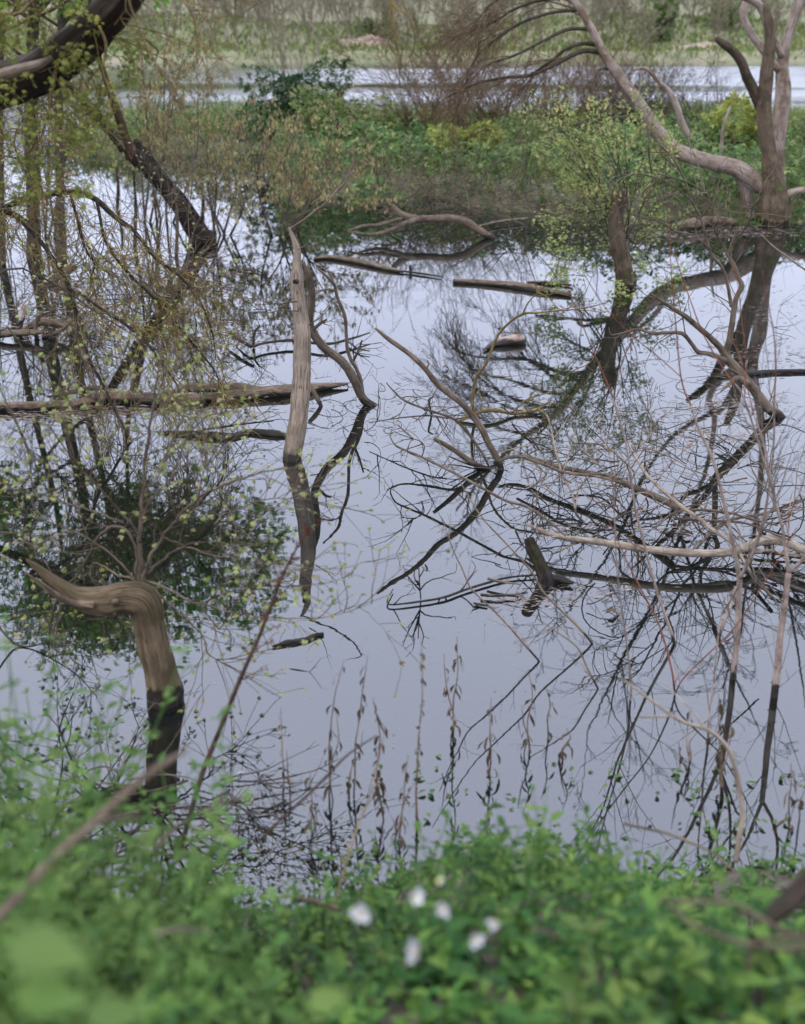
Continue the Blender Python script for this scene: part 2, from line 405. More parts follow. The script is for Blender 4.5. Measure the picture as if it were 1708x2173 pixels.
M['bramble'] = leafmat('bramble_leaf', [(0.028, 0.069, 0.019), (0.057, 0.113, 0.031), (0.101, 0.164, 0.047), (0.189, 0.227, 0.088)], .3)
M['ivy'] = leafmat('ivy_leaf', [(.012, .035, .010), (.022, .055, .016), (.04, .08, .024)], .25)
M['grass'] = leafmat('grass_blade', [(0.076, 0.126, 0.033), (0.128, 0.175, 0.056), (0.212, 0.214, 0.101)], .3)
M['catkin'] = leafmat('catkin', [(0.440, 0.342, 0.190), (0.493, 0.408, 0.237), (0.422, 0.408, 0.190)], .4)
M['dryleaf'] = leafmat('withered_leaf', [(0.070, 0.049, 0.032), (0.112, 0.083, 0.056), (0.035, 0.024, 0.016)], .15, .8, .1)
M['seed'] = leafmat('seed_head', [(.10, .035, .022), (.15, .06, .035), (.06, .022, .015)], .1, .8, .1)
M['debris'] = leafmat('floating_debris', [(.14, .11, .09), (.22, .18, .155), (.07, .05, .04), (.3, .26, .23)], .05, .7, .2)
M['petal'] = leafmat('white_petal', [(0.476, 0.476, 0.505), (0.544, 0.544, 0.574)], .3)
M['centre'] = leafmat('flower_centre', [(.5, .45, .12), (.55, .5, .15)], .1)

def water_mat():
    m, t, o = nodes('pond_water'); L = t.links.new
    geo = N(t, 'ShaderNodeNewGeometry'); sx = N(t, 'ShaderNodeSeparateXYZ'); L(geo.outputs['Position'], sx.inputs[0])
    far = mrange(t, sx.outputs[1], 34, 60)
    mp = N(t, 'ShaderNodeVectorMath', operation='MULTIPLY'); mp.inputs[1].default_value = (.02, .075, 1); L(geo.outputs['Position'], mp.inputs[0])
    br = N(t, 'ShaderNodeTexNoise', i_Scale=1.0, i_Detail=3.0); L(mp.outputs[0], br.inputs['Vector'])
    breeze = math_(t, 'MULTIPLY', far, mrange(t, br.outputs['Fac'], .36, .5))
    calm_far = mrange(t, sx.outputs[1], 112, 120, 1, .0)
    breeze = math_(t, 'MULTIPLY', breeze, calm_far)
    mp2 = N(t, 'ShaderNodeVectorMath', operation='MULTIPLY'); mp2.inputs[1].default_value = (1.0, 2.2, 1); L(geo.outputs['Position'], mp2.inputs[0])
    breeze = math_(t, 'MULTIPLY', breeze, mrange(t, sx.outputs[0], -16, -5, .12, 1.0))
    n1 = N(t, 'ShaderNodeTexNoise', i_Scale=2.2, i_Detail=3.0); L(mp2.outputs[0], n1.inputs['Vector'])
    n2 = N(t, 'ShaderNodeTexNoise', i_Scale=9.0, i_Detail=2.0); L(mp2.outputs[0], n2.inputs['Vector'])
    hgt = math_(t, 'ADD', math_(t, 'MULTIPLY', n1.outputs['Fac'], .00028), math_(t, 'MULTIPLY', n2.outputs['Fac'], .00003))
    bp = N(t, 'ShaderNodeBump', i_Strength=1.0, i_Distance=1.0)
    L(math_(t, 'MULTIPLY', hgt, math_(t, 'ADD', math_(t, 'MULTIPLY', breeze, 230.0), 1.0)), bp.inputs['Height'])
    gl = N(t, 'ShaderNodeBsdfGlossy'); gl.inputs['Color'].default_value = (.92, .945, 1.0, 1)
    L(math_(t, 'ADD', math_(t, 'MULTIPLY', breeze, .22), .004), gl.inputs['Roughness']); L(bp.outputs[0], gl.inputs['Normal'])
    fr = N(t, 'ShaderNodeFresnel', i_IOR=2.1); L(bp.outputs[0], fr.inputs['Normal'])
    df = N(t, 'ShaderNodeBsdfDiffuse'); df.inputs[0].default_value = (.007, .010, .008, 1)
    tp = N(t, 'ShaderNodeBsdfTransparent'); tp.inputs[0].default_value = (.4, .46, .38, 1)
    m1 = N(t, 'ShaderNodeMixShader', i_Fac=.5); L(df.outputs[0], m1.inputs[1]); L(tp.outputs[0], m1.inputs[2])
    m2 = N(t, 'ShaderNodeMixShader'); L(fr.outputs[0], m2.inputs[0]); L(m1.outputs[0], m2.inputs[1]); L(gl.outputs[0], m2.inputs[2])
    L(m2.outputs[0], o.inputs[0])
    return m
M['water'] = water_mat()

def ground_mat():
    m, t, o = nodes('ground_soil'); L = t.links.new
    geo = N(t, 'ShaderNodeNewGeometry'); sx = N(t, 'ShaderNodeSeparateXYZ'); L(geo.outputs['Position'], sx.inputs[0])
    n1 = N(t, 'ShaderNodeTexNoise', i_Scale=.5, i_Detail=8.0, i_Roughness=.65); L(geo.outputs['Position'], n1.inputs['Vector'])
    n2 = N(t, 'ShaderNodeTexNoise', i_Scale=14.0, i_Detail=5.0); L(geo.outputs['Position'], n2.inputs['Vector'])
    mud = ramp(t, n2.outputs['Fac'], [(.3, (.035, .03, .02)), (.6, (.075, .062, .042)), (.8, (.12, .10, .072))])
    grs = ramp(t, n1.outputs['Fac'], [(.35, (.085, .10, .045)), (.5, (.135, .14, .072)), (.62, (.18, .165, .105)), (.75, (.17, .15, .105))])
    c = mix(t, mrange(t, sx.outputs[1], 12, 24), mud, mix(t, .35, grs, mud))
    c = mix(t, mrange(t, sx.outputs[1], 90, 110), c, grs)
    b = N(t, 'ShaderNodeBsdfPrincipled', i_Roughness=.9); L(c, b.inputs['Base Color'])
    bp = N(t, 'ShaderNodeBump', i_Strength=.6, i_Distance=.03); L(n2.outputs['Fac'], bp.inputs['Height']); L(bp.outputs[0], b.inputs['Normal'])
    L(b.outputs[0], o.inputs[0]); return m
M['soil'] = ground_mat()
def plain(name, stops, scale, rough=.9):
    m, t, o = nodes(name); L = t.links.new
    geo = N(t, 'ShaderNodeNewGeometry'); n1 = N(t, 'ShaderNodeTexNoise', i_Scale=scale, i_Detail=6.0); L(geo.outputs['Position'], n1.inputs['Vector'])
    b = N(t, 'ShaderNodeBsdfPrincipled', i_Roughness=rough); L(ramp(t, n1.outputs['Fac'], stops), b.inputs['Base Color'])
    L(b.outputs[0], o.inputs[0]); return m
M['sand'] = plain('sandy_earth', [(.3, (.16, .115, .085)), (.5, (.24, .18, .14)), (.7, (.3, .24, .19))], 1.2)

# ------------------------------------------------------------------ ground, water
def smooth(a, b, x):
    t = np.clip((x - a) / (b - a), 0, 1); return t * t * (3 - 2 * t)
BY = [-60, -3, .5, 1.2, 1.8, 2.5, 3.2, 3.75, 4.1, 4.6, 5.5, 9]
BZ = [1.8, 1.6, 1.55, 1.45, 1.2, .82, .42, .08, -.06, -.25, -.5, -.7]
def shore_shift(x):           # the near bank runs a little further out on the left
    return .18 * np.sin(x * 2.1 + .6) + .1 * np.sin(x * 5.3) + .55 * smooth(-.7, -1.9, x) + .1 * smooth(.3, 1.2, x)
def island_mask(x, y):
    near = 24.2 - 3.6 * smooth(-1.2, 5.0, x) + .45 * np.sin(x * 1.3 + 1) + .3 * np.sin(x * 3.1) + 8.5 * smooth(-2.0, -3.6, x)
    m = smooth(-.6, 1.4, y - near) * (1 - smooth(43, 47, y + .8 * np.sin(x * .5)))
    return m * smooth(-10.5, -8.3, x)
def height(x, y):
    x = np.asarray(x, float); y = np.asarray(y, float)
    nb = np.interp(y - shore_shift(np.clip(x, -6, 6)), BY, BZ)
    nb = nb + .04 * np.sin(x * 3.3 + y * 2) * smooth(4.6, 3, y) + .03 * np.sin(x * 7 - y * 5) * smooth(4.6, 3, y)
    isl = -.7 + 1.0 * island_mask(x, y) + .12 * np.sin(x * .9) * np.sin(y * .6) * island_mask(x, y)
    fshore = 128 + 2.5 * np.sin(x * .12 + 1) + 1.2 * np.sin(x * .37)
    fb = -.7 + 1.6 * smooth(-3, 3, y - fshore) + 3.0 * smooth(6, 40, y - fshore) + 9 * smooth(45, 160, y - fshore) + 40 * smooth(150, 900, y - fshore)
    fb = fb + .5 * np.sin(x * .11 + y * .07) * smooth(3, 20, y - fshore)
    return np.maximum(np.maximum(nb, isl), fb)
def axis_pts(stops):
    o = []
    for a, b, n in stops: o += list(np.linspace(a, b, n, endpoint=False))
    return np.array(o + [stops[-1][1]])
gx = axis_pts([(-900, -60, 12), (-60, -12, 24), (-12, 12, 150), (12, 60, 24), (60, 900, 12)])
gyv = axis_pts([(-60, -1, 8), (-1, 6, 75), (6, 20, 16), (20, 50, 60), (50, 120, 10), (120, 170, 36), (170, 400, 22), (400, 1500, 10)])
X, Y = np.meshgrid(gx, gyv); Z = height(X, Y)
mb = MB(); nx, ny = len(gx), len(gyv)
ii, jj = np.meshgrid(np.arange(nx - 1), np.arange(ny - 1)); b0 = (jj * nx + ii).ravel()
mb.add(np.stack([X, Y, Z], -1), q=np.stack([b0, b0 + 1, b0 + nx + 1, b0 + nx], -1))
o = mb.build('ground', M['soil'], kind='structure'); o['label'] = 'muddy banks, island and grassy far shore around the pond'
mb = MB(); S = 900
mb.add([(-S, -2, 0), (S, -2, 0), (S, 320, 0), (-S, 320, 0)], q=[(0, 1, 2, 3)])
o = mb.build('water', M['water'], kind='structure'); o['label'] = 'calm lavender grey pond opening into the river behind'
# ------------------------------------------------------------------ far bank: mounds, thickets, bushes
def mound(name, label, x0, x1, ybase, ytop, Y):
    a, b = at(x0, ybase, Y), at(x1, ybase, Y); top = at(x0, ytop, Y)[2]
    cx, rx = (a[0] + b[0]) / 2, (b[0] - a[0]) / 2; z0 = float(height(cx, Y)) - .4
    n = 22; g = np.linspace(-1, 1, n); U, V = np.meshgrid(g, g); rr = np.sqrt(U**2 + V**2)
    H = np.clip(1 - rr**2, -.2, 1) * (top - z0) * (1 + .18 * np.sin(U * 7) * np.cos(V * 5) + .1 * np.sin(U * 17 + V * 11))
    mb = MB(); I, J = np.meshgrid(np.arange(n - 1), np.arange(n - 1)); k = (J * n + I).ravel()
    mb.add(np.stack([cx + U * rx, Y + V * rx * .6, z0 + H], -1), q=np.stack([k, k + 1, k + n + 1, k + n], -1))
    o = mb.build(name, M['sand'], kind='structure'); o['label'] = label
mound('sand_bank', 'low bare sandy mound on the right far shore', 1385, 1580, 122, 92, 134)
mound('sand_bank', 'small bare earth slope at the middle of the far shore', 690, 860, 92, 78, 142)

def far_thicket(name, label, n, xr, yr, hr, green, seed):
    global rng
    rng = random.Random(seed)
    segs = []; lp = []; P = dict(max=2, kids=[6, 4], ratio=.55, ang=26, wob=.10, trop=[.05, .03, -.01], n=[6, 4, 3], tip=.3, t0=.2)
    for _ in range(n):
        y = rng.uniform(*yr); x = rng.uniform(*xr) * y / 100
        z = float(height(x, y)) - .1; h = rng.uniform(*hr)
        for s_ in range(rng.randint(3, 5)):
            d = unit(np.array([rng.gauss(0, .3), rng.gauss(0, .3), 1]))
            grow(segs, np.array([x + rng.gauss(0, .3), y, z]), d, h * rng.uniform(.6, 1.0), .05, 0, P)
    mb = MB()
    seg_tubes(mb, [(p, np.maximum(r * 1.0, .014), l) for p, r, l in segs], (3, 3, 3))
    th = mb.build(name, M['fartwig'], kind='stuff'); th['label'] = label
    pos = np.array([along(p, rng.random())[0] for p, r, l in segs if l >= 1 for _ in range(green)])
    if len(pos):
        pos = pos + nrs.normal(0, .12, pos.shape)
        mb = MB(); mb.leaves(SIMPLE, pos, nrs.normal(0, 1, pos.shape), nrs.normal(0, 1, pos.shape) + [0, 0, 1], nrs.uniform(.12, .3, len(pos)))
        mb.build('budding_leaves', M['fargreen'], th, kind='stuff')
far_thicket('willow_thicket', 'pale bare willow thicket with budding leaves along the far shore', 190, (-40, 40), (134, 185), (4, 9), 4, 21)
far_thicket('hillside_wood', 'grey brown leafless wood rising up the far hillside', 130, (-45, 45), (185, 270), (8, 14), 2, 22)

def leafy_bush(name, label, x, y, Y, rx, rz, n, mat, size, parts=True, cat='bush', group=None, squash=1.0):
    c = at(x, y, Y); z0 = float(height(c[0], Y))
    t = thing(name, label, cat, (c[0], Y, z0), group)
    segs = []; P = dict(max=1, kids=[5], ratio=.5, ang=40, wob=.12, trop=[.05, .0], n=[5, 4])
    for _ in range(9):
        d = unit(np.array([rng.gauss(0, .6), rng.gauss(0, .6), 1.0])); grow(segs, np.array([c[0], Y, z0 - .05]), d, rz * rng.uniform(.9, 1.5), rx * .03, 0, P)
    mb = MB(); seg_tubes(mb, segs); mb.build('stems', M['twig'], t)
    u = unit(nrs.normal(0, 1, (n, 3))) * (nrs.rand(n, 1) ** .4)
    lump = 1 + .3 * np.sin(u[:, :1] * 5 + x) + .25 * np.sin(u[:, 2:] * 6 + y)
    pos = np.array([c[0], Y, z0 + rz]) + u * lump * np.array([rx, rx * .8, rz]); pos[:, 2] = np.maximum(pos[:, 2], z0 + .05)
    mb = MB(); mb.leaves(TRIF, pos, u + nrs.normal(0, .5, (n, 3)), nrs.normal(0, .5, (n, 3)) + [0, -.2, 1], nrs.uniform(.6, 1.3, n) * size)
    mb.build('foliage', mat, t, kind='stuff')
leafy_bush('far_bush', 'dark green rounded bush on the far shore left of the sandy mound', 1400, 100, 142, 1.4, 2.2, 900, M['bramble'], .35)
leafy_bush('far_bush', 'wide dark green bush on the far shore above the sandy mound', 1535, 84, 150, 2.8, 1.3, 1200, M['bramble'], .35)
leafy_bush('far_bush', 'small green bush above the bare earth slope on far shore', 790, 66, 152, 2, .9, 700, M['bramble'], .35)
# green strip of grass on the far shore
n = 9000
yy = nrs.uniform(126, 165, n); xx = nrs.uniform(-50, 55, n); zz = height(xx, yy)
k = (zz > .1)
mb = MB(); mb.leaves(SIMPLE, np.stack([xx, yy, zz], -1)[k], nrs.normal(0, .35, (k.sum(), 3)) + [0, 0, 1], nrs.normal(0, 1, (k.sum(), 3)), nrs.uniform(.3, .8, k.sum()))
o = mb.build('shore_grass', M['grass'], kind='stuff'); o['label'] = 'blurred grass on the far river shore'

# ------------------------------------------------------------------ island: brambles, grass, brush
def island_pts(n, xr=(-9.5, 14), yr=(22, 46)):
    x = nrs.uniform(*xr, n); y = nrs.uniform(yr[0], yr[1], n); m = island_mask(x, y)
    k = m > .22 + .25 * nrs.rand(n); x, y = x[k], y[k]
    return x, y, height(x, y)
lump = lambda x, y: .5 + .5 * np.sin(x * 1.7 + 1.3 * np.sin(y * .9)) * np.sin(y * 1.1 + .7 * x)
x, y, z = island_pts(62000, yr=(19.5, 36))
dens = smooth(.15, .6, lump(x, y)) * .7 + .3
k = nrs.rand(len(x)) < dens * (1 - .75 * smooth(1.2, 3.4, x) * smooth(23.5, 26, y) * (1 - smooth(27, 30, y)) * .6) * (1 - .5 * smooth(29, 36, y))
x, y, z = x[k], y[k], z[k]
h = (.15 + .75 * lump(x, y)) * nrs.rand(len(x)) ** .6 * smooth(.1, .9, island_mask(x, y)) * .95 + .03
h = np.where(x < -2.2, h * 1.25, h)
pos = np.stack([x, y, z + h], -1)
mb = MB(); mb.leaves(TRIF, pos, nrs.normal(0, 1, pos.shape) * [1, 1, .4] + [0, -.4, .1], nrs.normal(0, .45, pos.shape) + [0, -.35, 1], nrs.uniform(.07, .15, len(pos)))
o = mb.build('bramble_patch', M['bramble'], kind='stuff'); o['label'] = 'dense green bramble cover on the island bank'
segs = []; rng = random.Random(5)
P = dict(max=1, kids=[3], ratio=.5, ang=50, wob=.2, trop=[-.16, -.1], n=[9, 5], tip=.4)
x, y, z = island_pts(1000, yr=(19.5, 34))
for a, b, c in zip(x, y, z): grow(segs, np.array([a, b, c]), unit(np.array([rng.gauss(0, .6), rng.gauss(-.2, .5), 1.0])), rng.uniform(.7, 1.6), .006, 0, P)
mb = MB(); seg_tubes(mb, segs, (3, 3)); mb.build('bramble_canes', M['brownbrush'], o, kind='stuff')
# grass
x, y, z = island_pts(52000, yr=(19.5, 46))
k = nrs.rand(len(x)) < (.4 + .6 * smooth(29, 36, y)) * np.where(x > 5, 1.2, .8)
x, y, z = x[k], y[k], z[k]
mb = MB(); pos = np.stack([x, y, z - .03], -1)
mb.leaves((SIMPLE[0] * [.12, 1, .5], SIMPLE[1]), pos, nrs.normal(0, .33, pos.shape) + [0, 0, 1], nrs.normal(0, 1, pos.shape), nrs.uniform(.2, .6, len(pos)))
o = mb.build('island_grass', M['grass'], kind='stuff'); o['label'] = 'rough pale green grass behind the brambles on the island'
# brown twiggy brush
def brush(name, label, spots, mat, trop, L, cat='brush', nst=26, r=.006, mx=2, kids=(5, 4), ang=24):
    c0 = spots[0]; z0 = float(height(c0[0], c0[1]))
    segs = []; P = dict(max=mx, kids=list(kids), ratio=.6, ang=ang, wob=.10, trop=trop, n=[9, 6, 5], tip=.3, t0=.15)
    t = thing(name, label, cat, (c0[0], c0[1], z0))
    for (x, y) in spots:
        z = float(height(x, y))
        for _ in range(nst): grow(segs, np.array([x + rng.gauss(0, .2), y + rng.gauss(0, .2), max(z, -.1) - .05]), unit(np.array([rng.gauss(0, .5), rng.gauss(0, .4), 1.2])), L * rng.uniform(.55, 1.1), r * 1.6, 0, P)
    mb = MB(); seg_tubes(mb, [(p, np.maximum(q, r * .42), l) for p, q, l in segs], (3, 3, 3)); mb.build('stems', mat, t)
    return t, segs
def isl(x, y, z=.3): a = atz(x, y, z); return (a[0], a[1])
brush('dead_brush', 'brown drooping dead brush in the middle of the island', [isl(900, 330), isl(980, 300), isl(1060, 305)], M['brownbrush'], [-.05, -.10, -.09], 2.9, nst=40, r=.008, ang=20)
brush('dead_brush', 'tall dark brown reed brush under the pale leaning limb', [isl(1180, 280), isl(1260, 270), isl(1330, 270)], M['brownbrush'], [-.02, -.03, -.03], 2.0, nst=40, r=.009)
brush('dead_brush', 'grey brown brush between the pale limb and forked dark trunk', [isl(1430, 300), isl(1500, 320), isl(1370, 280)], M['twig'], [-.04, -.06, -.05], 1.9, nst=24, r=.008)
t, segs = brush('feathery_shrub', 'thin grey leafless shrub standing on the island against the river', [isl(622, 250), isl(650, 245)], M['fartwig'], [.02, .03, .02], 3.4, nst=9, r=.011, ang=20)
pos = np.array([along(p, rng.random())[0] for p, r, l in segs if l >= 1 for _ in range(2)])
mb = MB(); mb.leaves(SIMPLE, pos, nrs.normal(0, 1, pos.shape), nrs.normal(0, 1, pos.shape), nrs.uniform(.03, .07, len(pos))); mb.build('buds', M['fargreen'], t, kind='stuff')
c = isl(640, 300, .5)
leafy_bush('ivy_bush', 'dense dark green ivy bush at the foot of the feathery shrub', 640, 330, c[1], 1.3, .9, 3600, M['ivy'], .11)
leafy_bush('ivy_bush', 'fresh green leafy bush spreading right of the ivy bush', 720, 330, c[1] - 2, 1.2, .6, 2600, M['grass'], .10)
leafy_bush('ivy_bush', 'low rounded bramble bush at the island front left of the twig heap', 800, 380, isl(800, 400)[1], .8, .45, 1500, M['bramble'], .12)
leafy_bush('elder_bush', 'bright green leafy bush on the island below the brown brush', 985, 345, isl(985, 360)[1], .6, .5, 800, M['fresh'], .13)
leafy_bush('elder_bush', 'yellow green bush beside the dark forked trunk', 1560, 320, isl(1560, 345)[1], .9, .7, 900, M['fresh'], .13)
# dead twig heap along the island shore
def shore_twigs(name, label, n, xr, yr, zr, mat, L, seed, cat='twigs', kind='stuff', r=.007):
    global rng
    rng = random.Random(seed); segs = []
    P = dict(max=1, kids=[3], ratio=.55, ang=45, wob=.2, trop=[.0, .03], n=[8, 5], tip=.3)
    for _ in range(n):
        p = np.array(atz(rng.uniform(*xr), rng.uniform(*yr), 0)); p[2] = rng.uniform(*zr)
        grow(segs, p, unit(np.array([rng.gauss(0, 1), rng.gauss(0, .5), rng.gauss(.25, .35)])), L * rng.uniform(.4, 1.1), r * rng.uniform(.6, 1.5), 0, P)
    mb = MB(); seg_tubes(mb, segs, (4, 3)); o = mb.build(name, mat, kind=kind); o['label'] = label; return o
shore_twigs('twig_litter', 'heap of dead grey twigs along the island waterline', 300, (790, 1230), (415, 490), (0, .45), M['branch'], 1.2, 31)
shore_twigs('twig_litter', 'tangle of dead twigs at the foot of the big right tree', 120, (1220, 1600), (380, 500), (0, .3), M['branch'], 1.3, 32)

# ------------------------------------------------------------------ the big right tree
def parts(lines, name, mat, t, k, rough, cap=True):
    for l in lines:
        m_ = MB(); m_.tubes([l], k, rough, cap); m_.build(name, mat, t)
def tree_lines(lines, mb, k=12, rough=.06):
    mb.tubes(lines, k=k, rough=rough)
base = atz(1640, 474)
YB = base[1]
tr = thing('forked_tree', 'large forked tree with pale barkless limb leaning left over the island', 'tree', base)
mb = MB(); tree_lines([stroke([(1638, 478, 70), (1640, 455, 66), (1642, 425, 62), (1640, 390, 50), (1632, 330, 34), (1624, 270, 31), (1621, 220, 30), (1628, 150, 28), (1634, 90, 25), (1632, 50, 22), (1624, 8, 14)], YB, YB - .3, n=60, sink=.3)], mb, 22, .08)
mb.tubes([stroke([(1622, 245, 26), (1605, 205, 24), (1586, 165, 21), (1572, 130, 20), (1552, 105, 19), (1535, 92, 18), (1519, 82, 11)], YB, YB - .6, n=24)], 12, .07)
mb.build('trunk', M['trunk'], tr)
WS = .8
limb = stroke([(1640, 410, 46), (1600, 382, 46), (1560, 356, 44), (1500, 342, 40), (1450, 326, 40), (1412, 300, 40), (1385, 265, 36), (1360, 225, 32), (1330, 185, 30), (1305, 150, 28), (1282, 115, 25), (1258, 68, 22), (1236, 28, 20), (1205, -12, 18), (1140, -70, 15), (1060, -170, 11), (990, -280, 6)], YB, YB + .8, n=66)
mb = MB(); mb.tubes([limb], 20, .05, groove=.07); lml = mb.build('leaning_limb', M['pale'], tr)
ptr = stroke([(1652, 400, 40), (1648, 330, 40), (1655, 260, 40), (1662, 200, 42), (1660, 140, 34), (1668, 90, 28), (1688, 30, 24), (1712, -40, 22), (1740, -190, 18), (1760, -400, 12)], YB + .6, YB + 1.6, n=44)
l3 = stroke([(1655, 150, 24), (1620, 105, 22), (1590, 65, 20), (1577, 20, 18), (1600, -40, 16), (1600, -200, 13), (1560, -420, 8)], YB + .9, YB + 1.4, n=34)
l4 = stroke([(1660, 120, 20), (1630, 60, 18), (1610, 10, 20), (1570, -10, 16), (1500, -60, 12), (1440, -170, 9)], YB + .9, YB + .2, n=30)
parts([ptr, l3, l4], 'pale_limb', M['pale'], tr, 12, .05)
mb = MB(); mb.tubes([stroke([(1560, 362, 26), (1580, 400, 30), (1592, 455, 34), (1594, 470, 34)], YB + .2, YB + .2, n=14)], 10, .05)
lowr = stroke([(1655, 425, 24), (1680, 408, 20), (1720, 404, 18), (1780, 415, 14)], YB, YB, n=14); parts([lowr], 'low_limb', M['pale'], tr, 10, .05)
mb.build('stub', M['pale'], tr)
WS = .85
f = [stroke(p, YB + .5, YB + y1, n=26) for p, y1 in (
    ([(1275, 112, 13), (1235, 108, 13), (1190, 130, 12), (1130, 158, 10), (1070, 165, 8), (1010, 178, 6), (950, 205, 3)], -.3),
    ([(1268, 95, 11), (1235, 92, 10), (1200, 105, 9), (1170, 130, 8), (1140, 150, 6), (1110, 190, 3)], .2),
    ([(1256, 62, 10), (1205, 62, 10), (1150, 88, 8), (1090, 118, 7), (1030, 140, 5), (985, 190, 2.5)], -.5),
    ([(1238, 20, 10), (1180, 25, 9), (1120, 42, 8), (1070, 70, 6), (1020, 110, 4), (990, 160, 2)], .4),
    ([(1215, -5, 9), (1150, 0, 8), (1090, 20, 7), (1040, 50, 5), (960, 80, 3)], .9),
    ([(1160, -55, 9), (1100, -30, 7), (1040, 10, 5), (1000, 60, 3)], -.2),
    ([(1360, 262, 12), (1330, 253, 12), (1290, 253, 10), (1250, 262, 9), (1210, 276, 7), (1160, 292, 5)], -.6),
    ([(1345, 234, 13), (1300, 242, 12), (1260, 238, 9), (1235, 262, 8), (1190, 265, 6), (1150, 285, 4)], -.4),
    ([(1300, 150, 8), (1310, 175, 8), (1295, 215, 7), (1275, 250, 5)], -.2),
    ([(1310, 158, 8), (1280, 145, 7), (1262, 165, 6), (1255, 210, 4)], .1))]
parts(f, 'side_branch', M['bark'], lml, 7, .08)
rng = random.Random(3); segs = []
P = dict(max=2, kids=[5, 3], ratio=.6, ang=32, wob=.13, trop=[-.07, -.08, -.05], n=[9, 6, 5], tip=.35, t0=.1)
for i, l in enumerate(f): twigs_on(segs, l, 13 if i < 6 else 5, 1.0 if i < 6 else .5, .008, P, .2, 1.0, (-.2, 0, -.15))
twigs_on(segs, limb, 16, 1.4, .014, P, .55, 1.0, (-.1, 0, .1))
mb = MB(); seg_tubes(mb, [(p, np.maximum(r, .0036), l) for p, r, l in segs], (4, 3, 3)); mb.build('fine_twigs', M['brownbrush'], tr, kind='stuff')
rng = random.Random(44); segs = []                       # high bare crown, seen mirrored in the pond
P2 = dict(max=4, kids=[4, 4, 3, 3], ratio=.62, ang=36, wob=.09, trop=[.02, .0, -.03, -.05], n=[8, 7, 6, 5, 4], tip=.4, t0=.2)
for l, d, L in ((ptr, (.1, 0, 1), 4.2), (l3, (-.2, -.1, 1), 4.2), (l4, (-.5, -.2, 1), 3.0), (ptr, (.6, -.3, 1), 3.4), (l3, (.3, -.6, .9), 3.6)):
    p, a = along(l[0], .93); grow(segs, p, unit(np.array(d, float)), L, .038, 0, P2)
mb = MB(); seg_tubes(mb, [(p, np.maximum(r, .005), l) for p, r, l in segs], (7, 5, 4, 3, 3)); mb.build('crown', M['darktwig'], tr)
mb = MB(); mb.tubes([stroke([(1462, 292, 14), (1445, 255, 17), (1436, 225, 16), (1420, 195, 13), (1396, 172, 11), (1370, 145, 8), (1340, 150, 4)], YB + 2, YB + 2, n=24)], 9, .06)
o = mb.build('dead_limb', M['pale']); tag(o, 'short crooked pale dead limb standing in brush behind the leaning limb', 'dead branch')
mb = MB(); mb.tubes([stroke([(1525, 400, 8), (1530, 330, 9), (1535, 270, 8), (1550, 225, 5)], YB + 2.5, YB + 2.5, n=14)], 9, .06)
o = mb.build('dead_limb', M['pale']); tag(o, 'thin upright grey dead limb in brush left of the dark trunk', 'dead branch')

WS = 1.0
# ------------------------------------------------------------------ maple stump on the right
sb = atz(1325, 608); YS = sb[1]
st = thing('stump_tree', 'upright broken grey stump wrapped in yellow green leaves, right side', 'tree stump', sb)
mb = MB(); mb.tubes([stroke([(1326, 612, 42), (1326, 590, 41), (1318, 540, 38), (1308, 490, 35), (1308, 450, 33), (1315, 420, 30), (1322, 402, 20)], YS, 15.6, n=40, sink=.25)], 24, .08, groove=.12)
mb.build('trunk', M['trunk'], st)
rng = random.Random(8); segs = []
P = dict(max=2, kids=[5, 3], ratio=.55, ang=34, wob=.09, trop=[.03, .02, -.02], n=[10, 6, 4], tip=.3, t0=.2)
for (x, y) in ((1270, 270), (1215, 330), (1240, 420), (1360, 350), (1300, 270), (1185, 330), (1230, 580), (1390, 450), (1200, 480), (1400, 580), (1250, 330), (1350, 620), (1180, 420), (1275, 340), (1330, 310), (1410, 510), (1190, 560), (1290, 640), (1380, 400), (1225, 290)):
    a = np.array(at(rng.uniform(1300, 1332), rng.uniform(430, 590), YS + rng.uniform(-.15, .1))); b = np.array(at(x, y, YS + rng.uniform(-.9, .6)))
    grow(segs, a, unit(b - a), np.linalg.norm(b - a) * 1.05, .011, 0, P)
mb = MB(); seg_tubes(mb, [(p, np.maximum(r, .0028), l) for p, r, l in segs]); mb.build('shoots', M['bark'], st)
def twig_leaves(segs, per, lvls, spread):
    pos = []; ax = []
    for p, r, l in segs:
        if l in lvls:
            for _ in range(per if isinstance(per, int) else per[l]):
                q, a = along(p, rng.uniform(.25, 1)); pos.append(q + np.array([rng.gauss(0, spread) for _ in range(3)])); ax.append(a + np.array([rng.gauss(0, .7), rng.gauss(0, .7), rng.gauss(-.2, .5)]))
    return np.array(pos), np.array(ax)
pos, ax = twig_leaves(segs, 11, (1, 2), .06)
mb = MB(); mb.leaves(COMP, pos, ax, nrs.normal(0, .4, pos.shape) + [0, 0, 1], nrs.uniform(.025, .05, len(pos)), nrs.rand(len(pos)) * .7)
mb.build('foliage', M['maple'], st, kind='stuff')
k = [i for i in range(len(pos)) if pos[i][2] > 1.15 and rng.random() < .05]
mb = MB(); mb.leaves(CATKIN, pos[k], nrs.normal(0, .12, (len(k), 3)) + [0, 0, -1], nrs.normal(0, 1, (len(k), 3)), nrs.uniform(.05, .08, len(k))); mb.build('catkins', M['catkin'], st, kind='stuff')

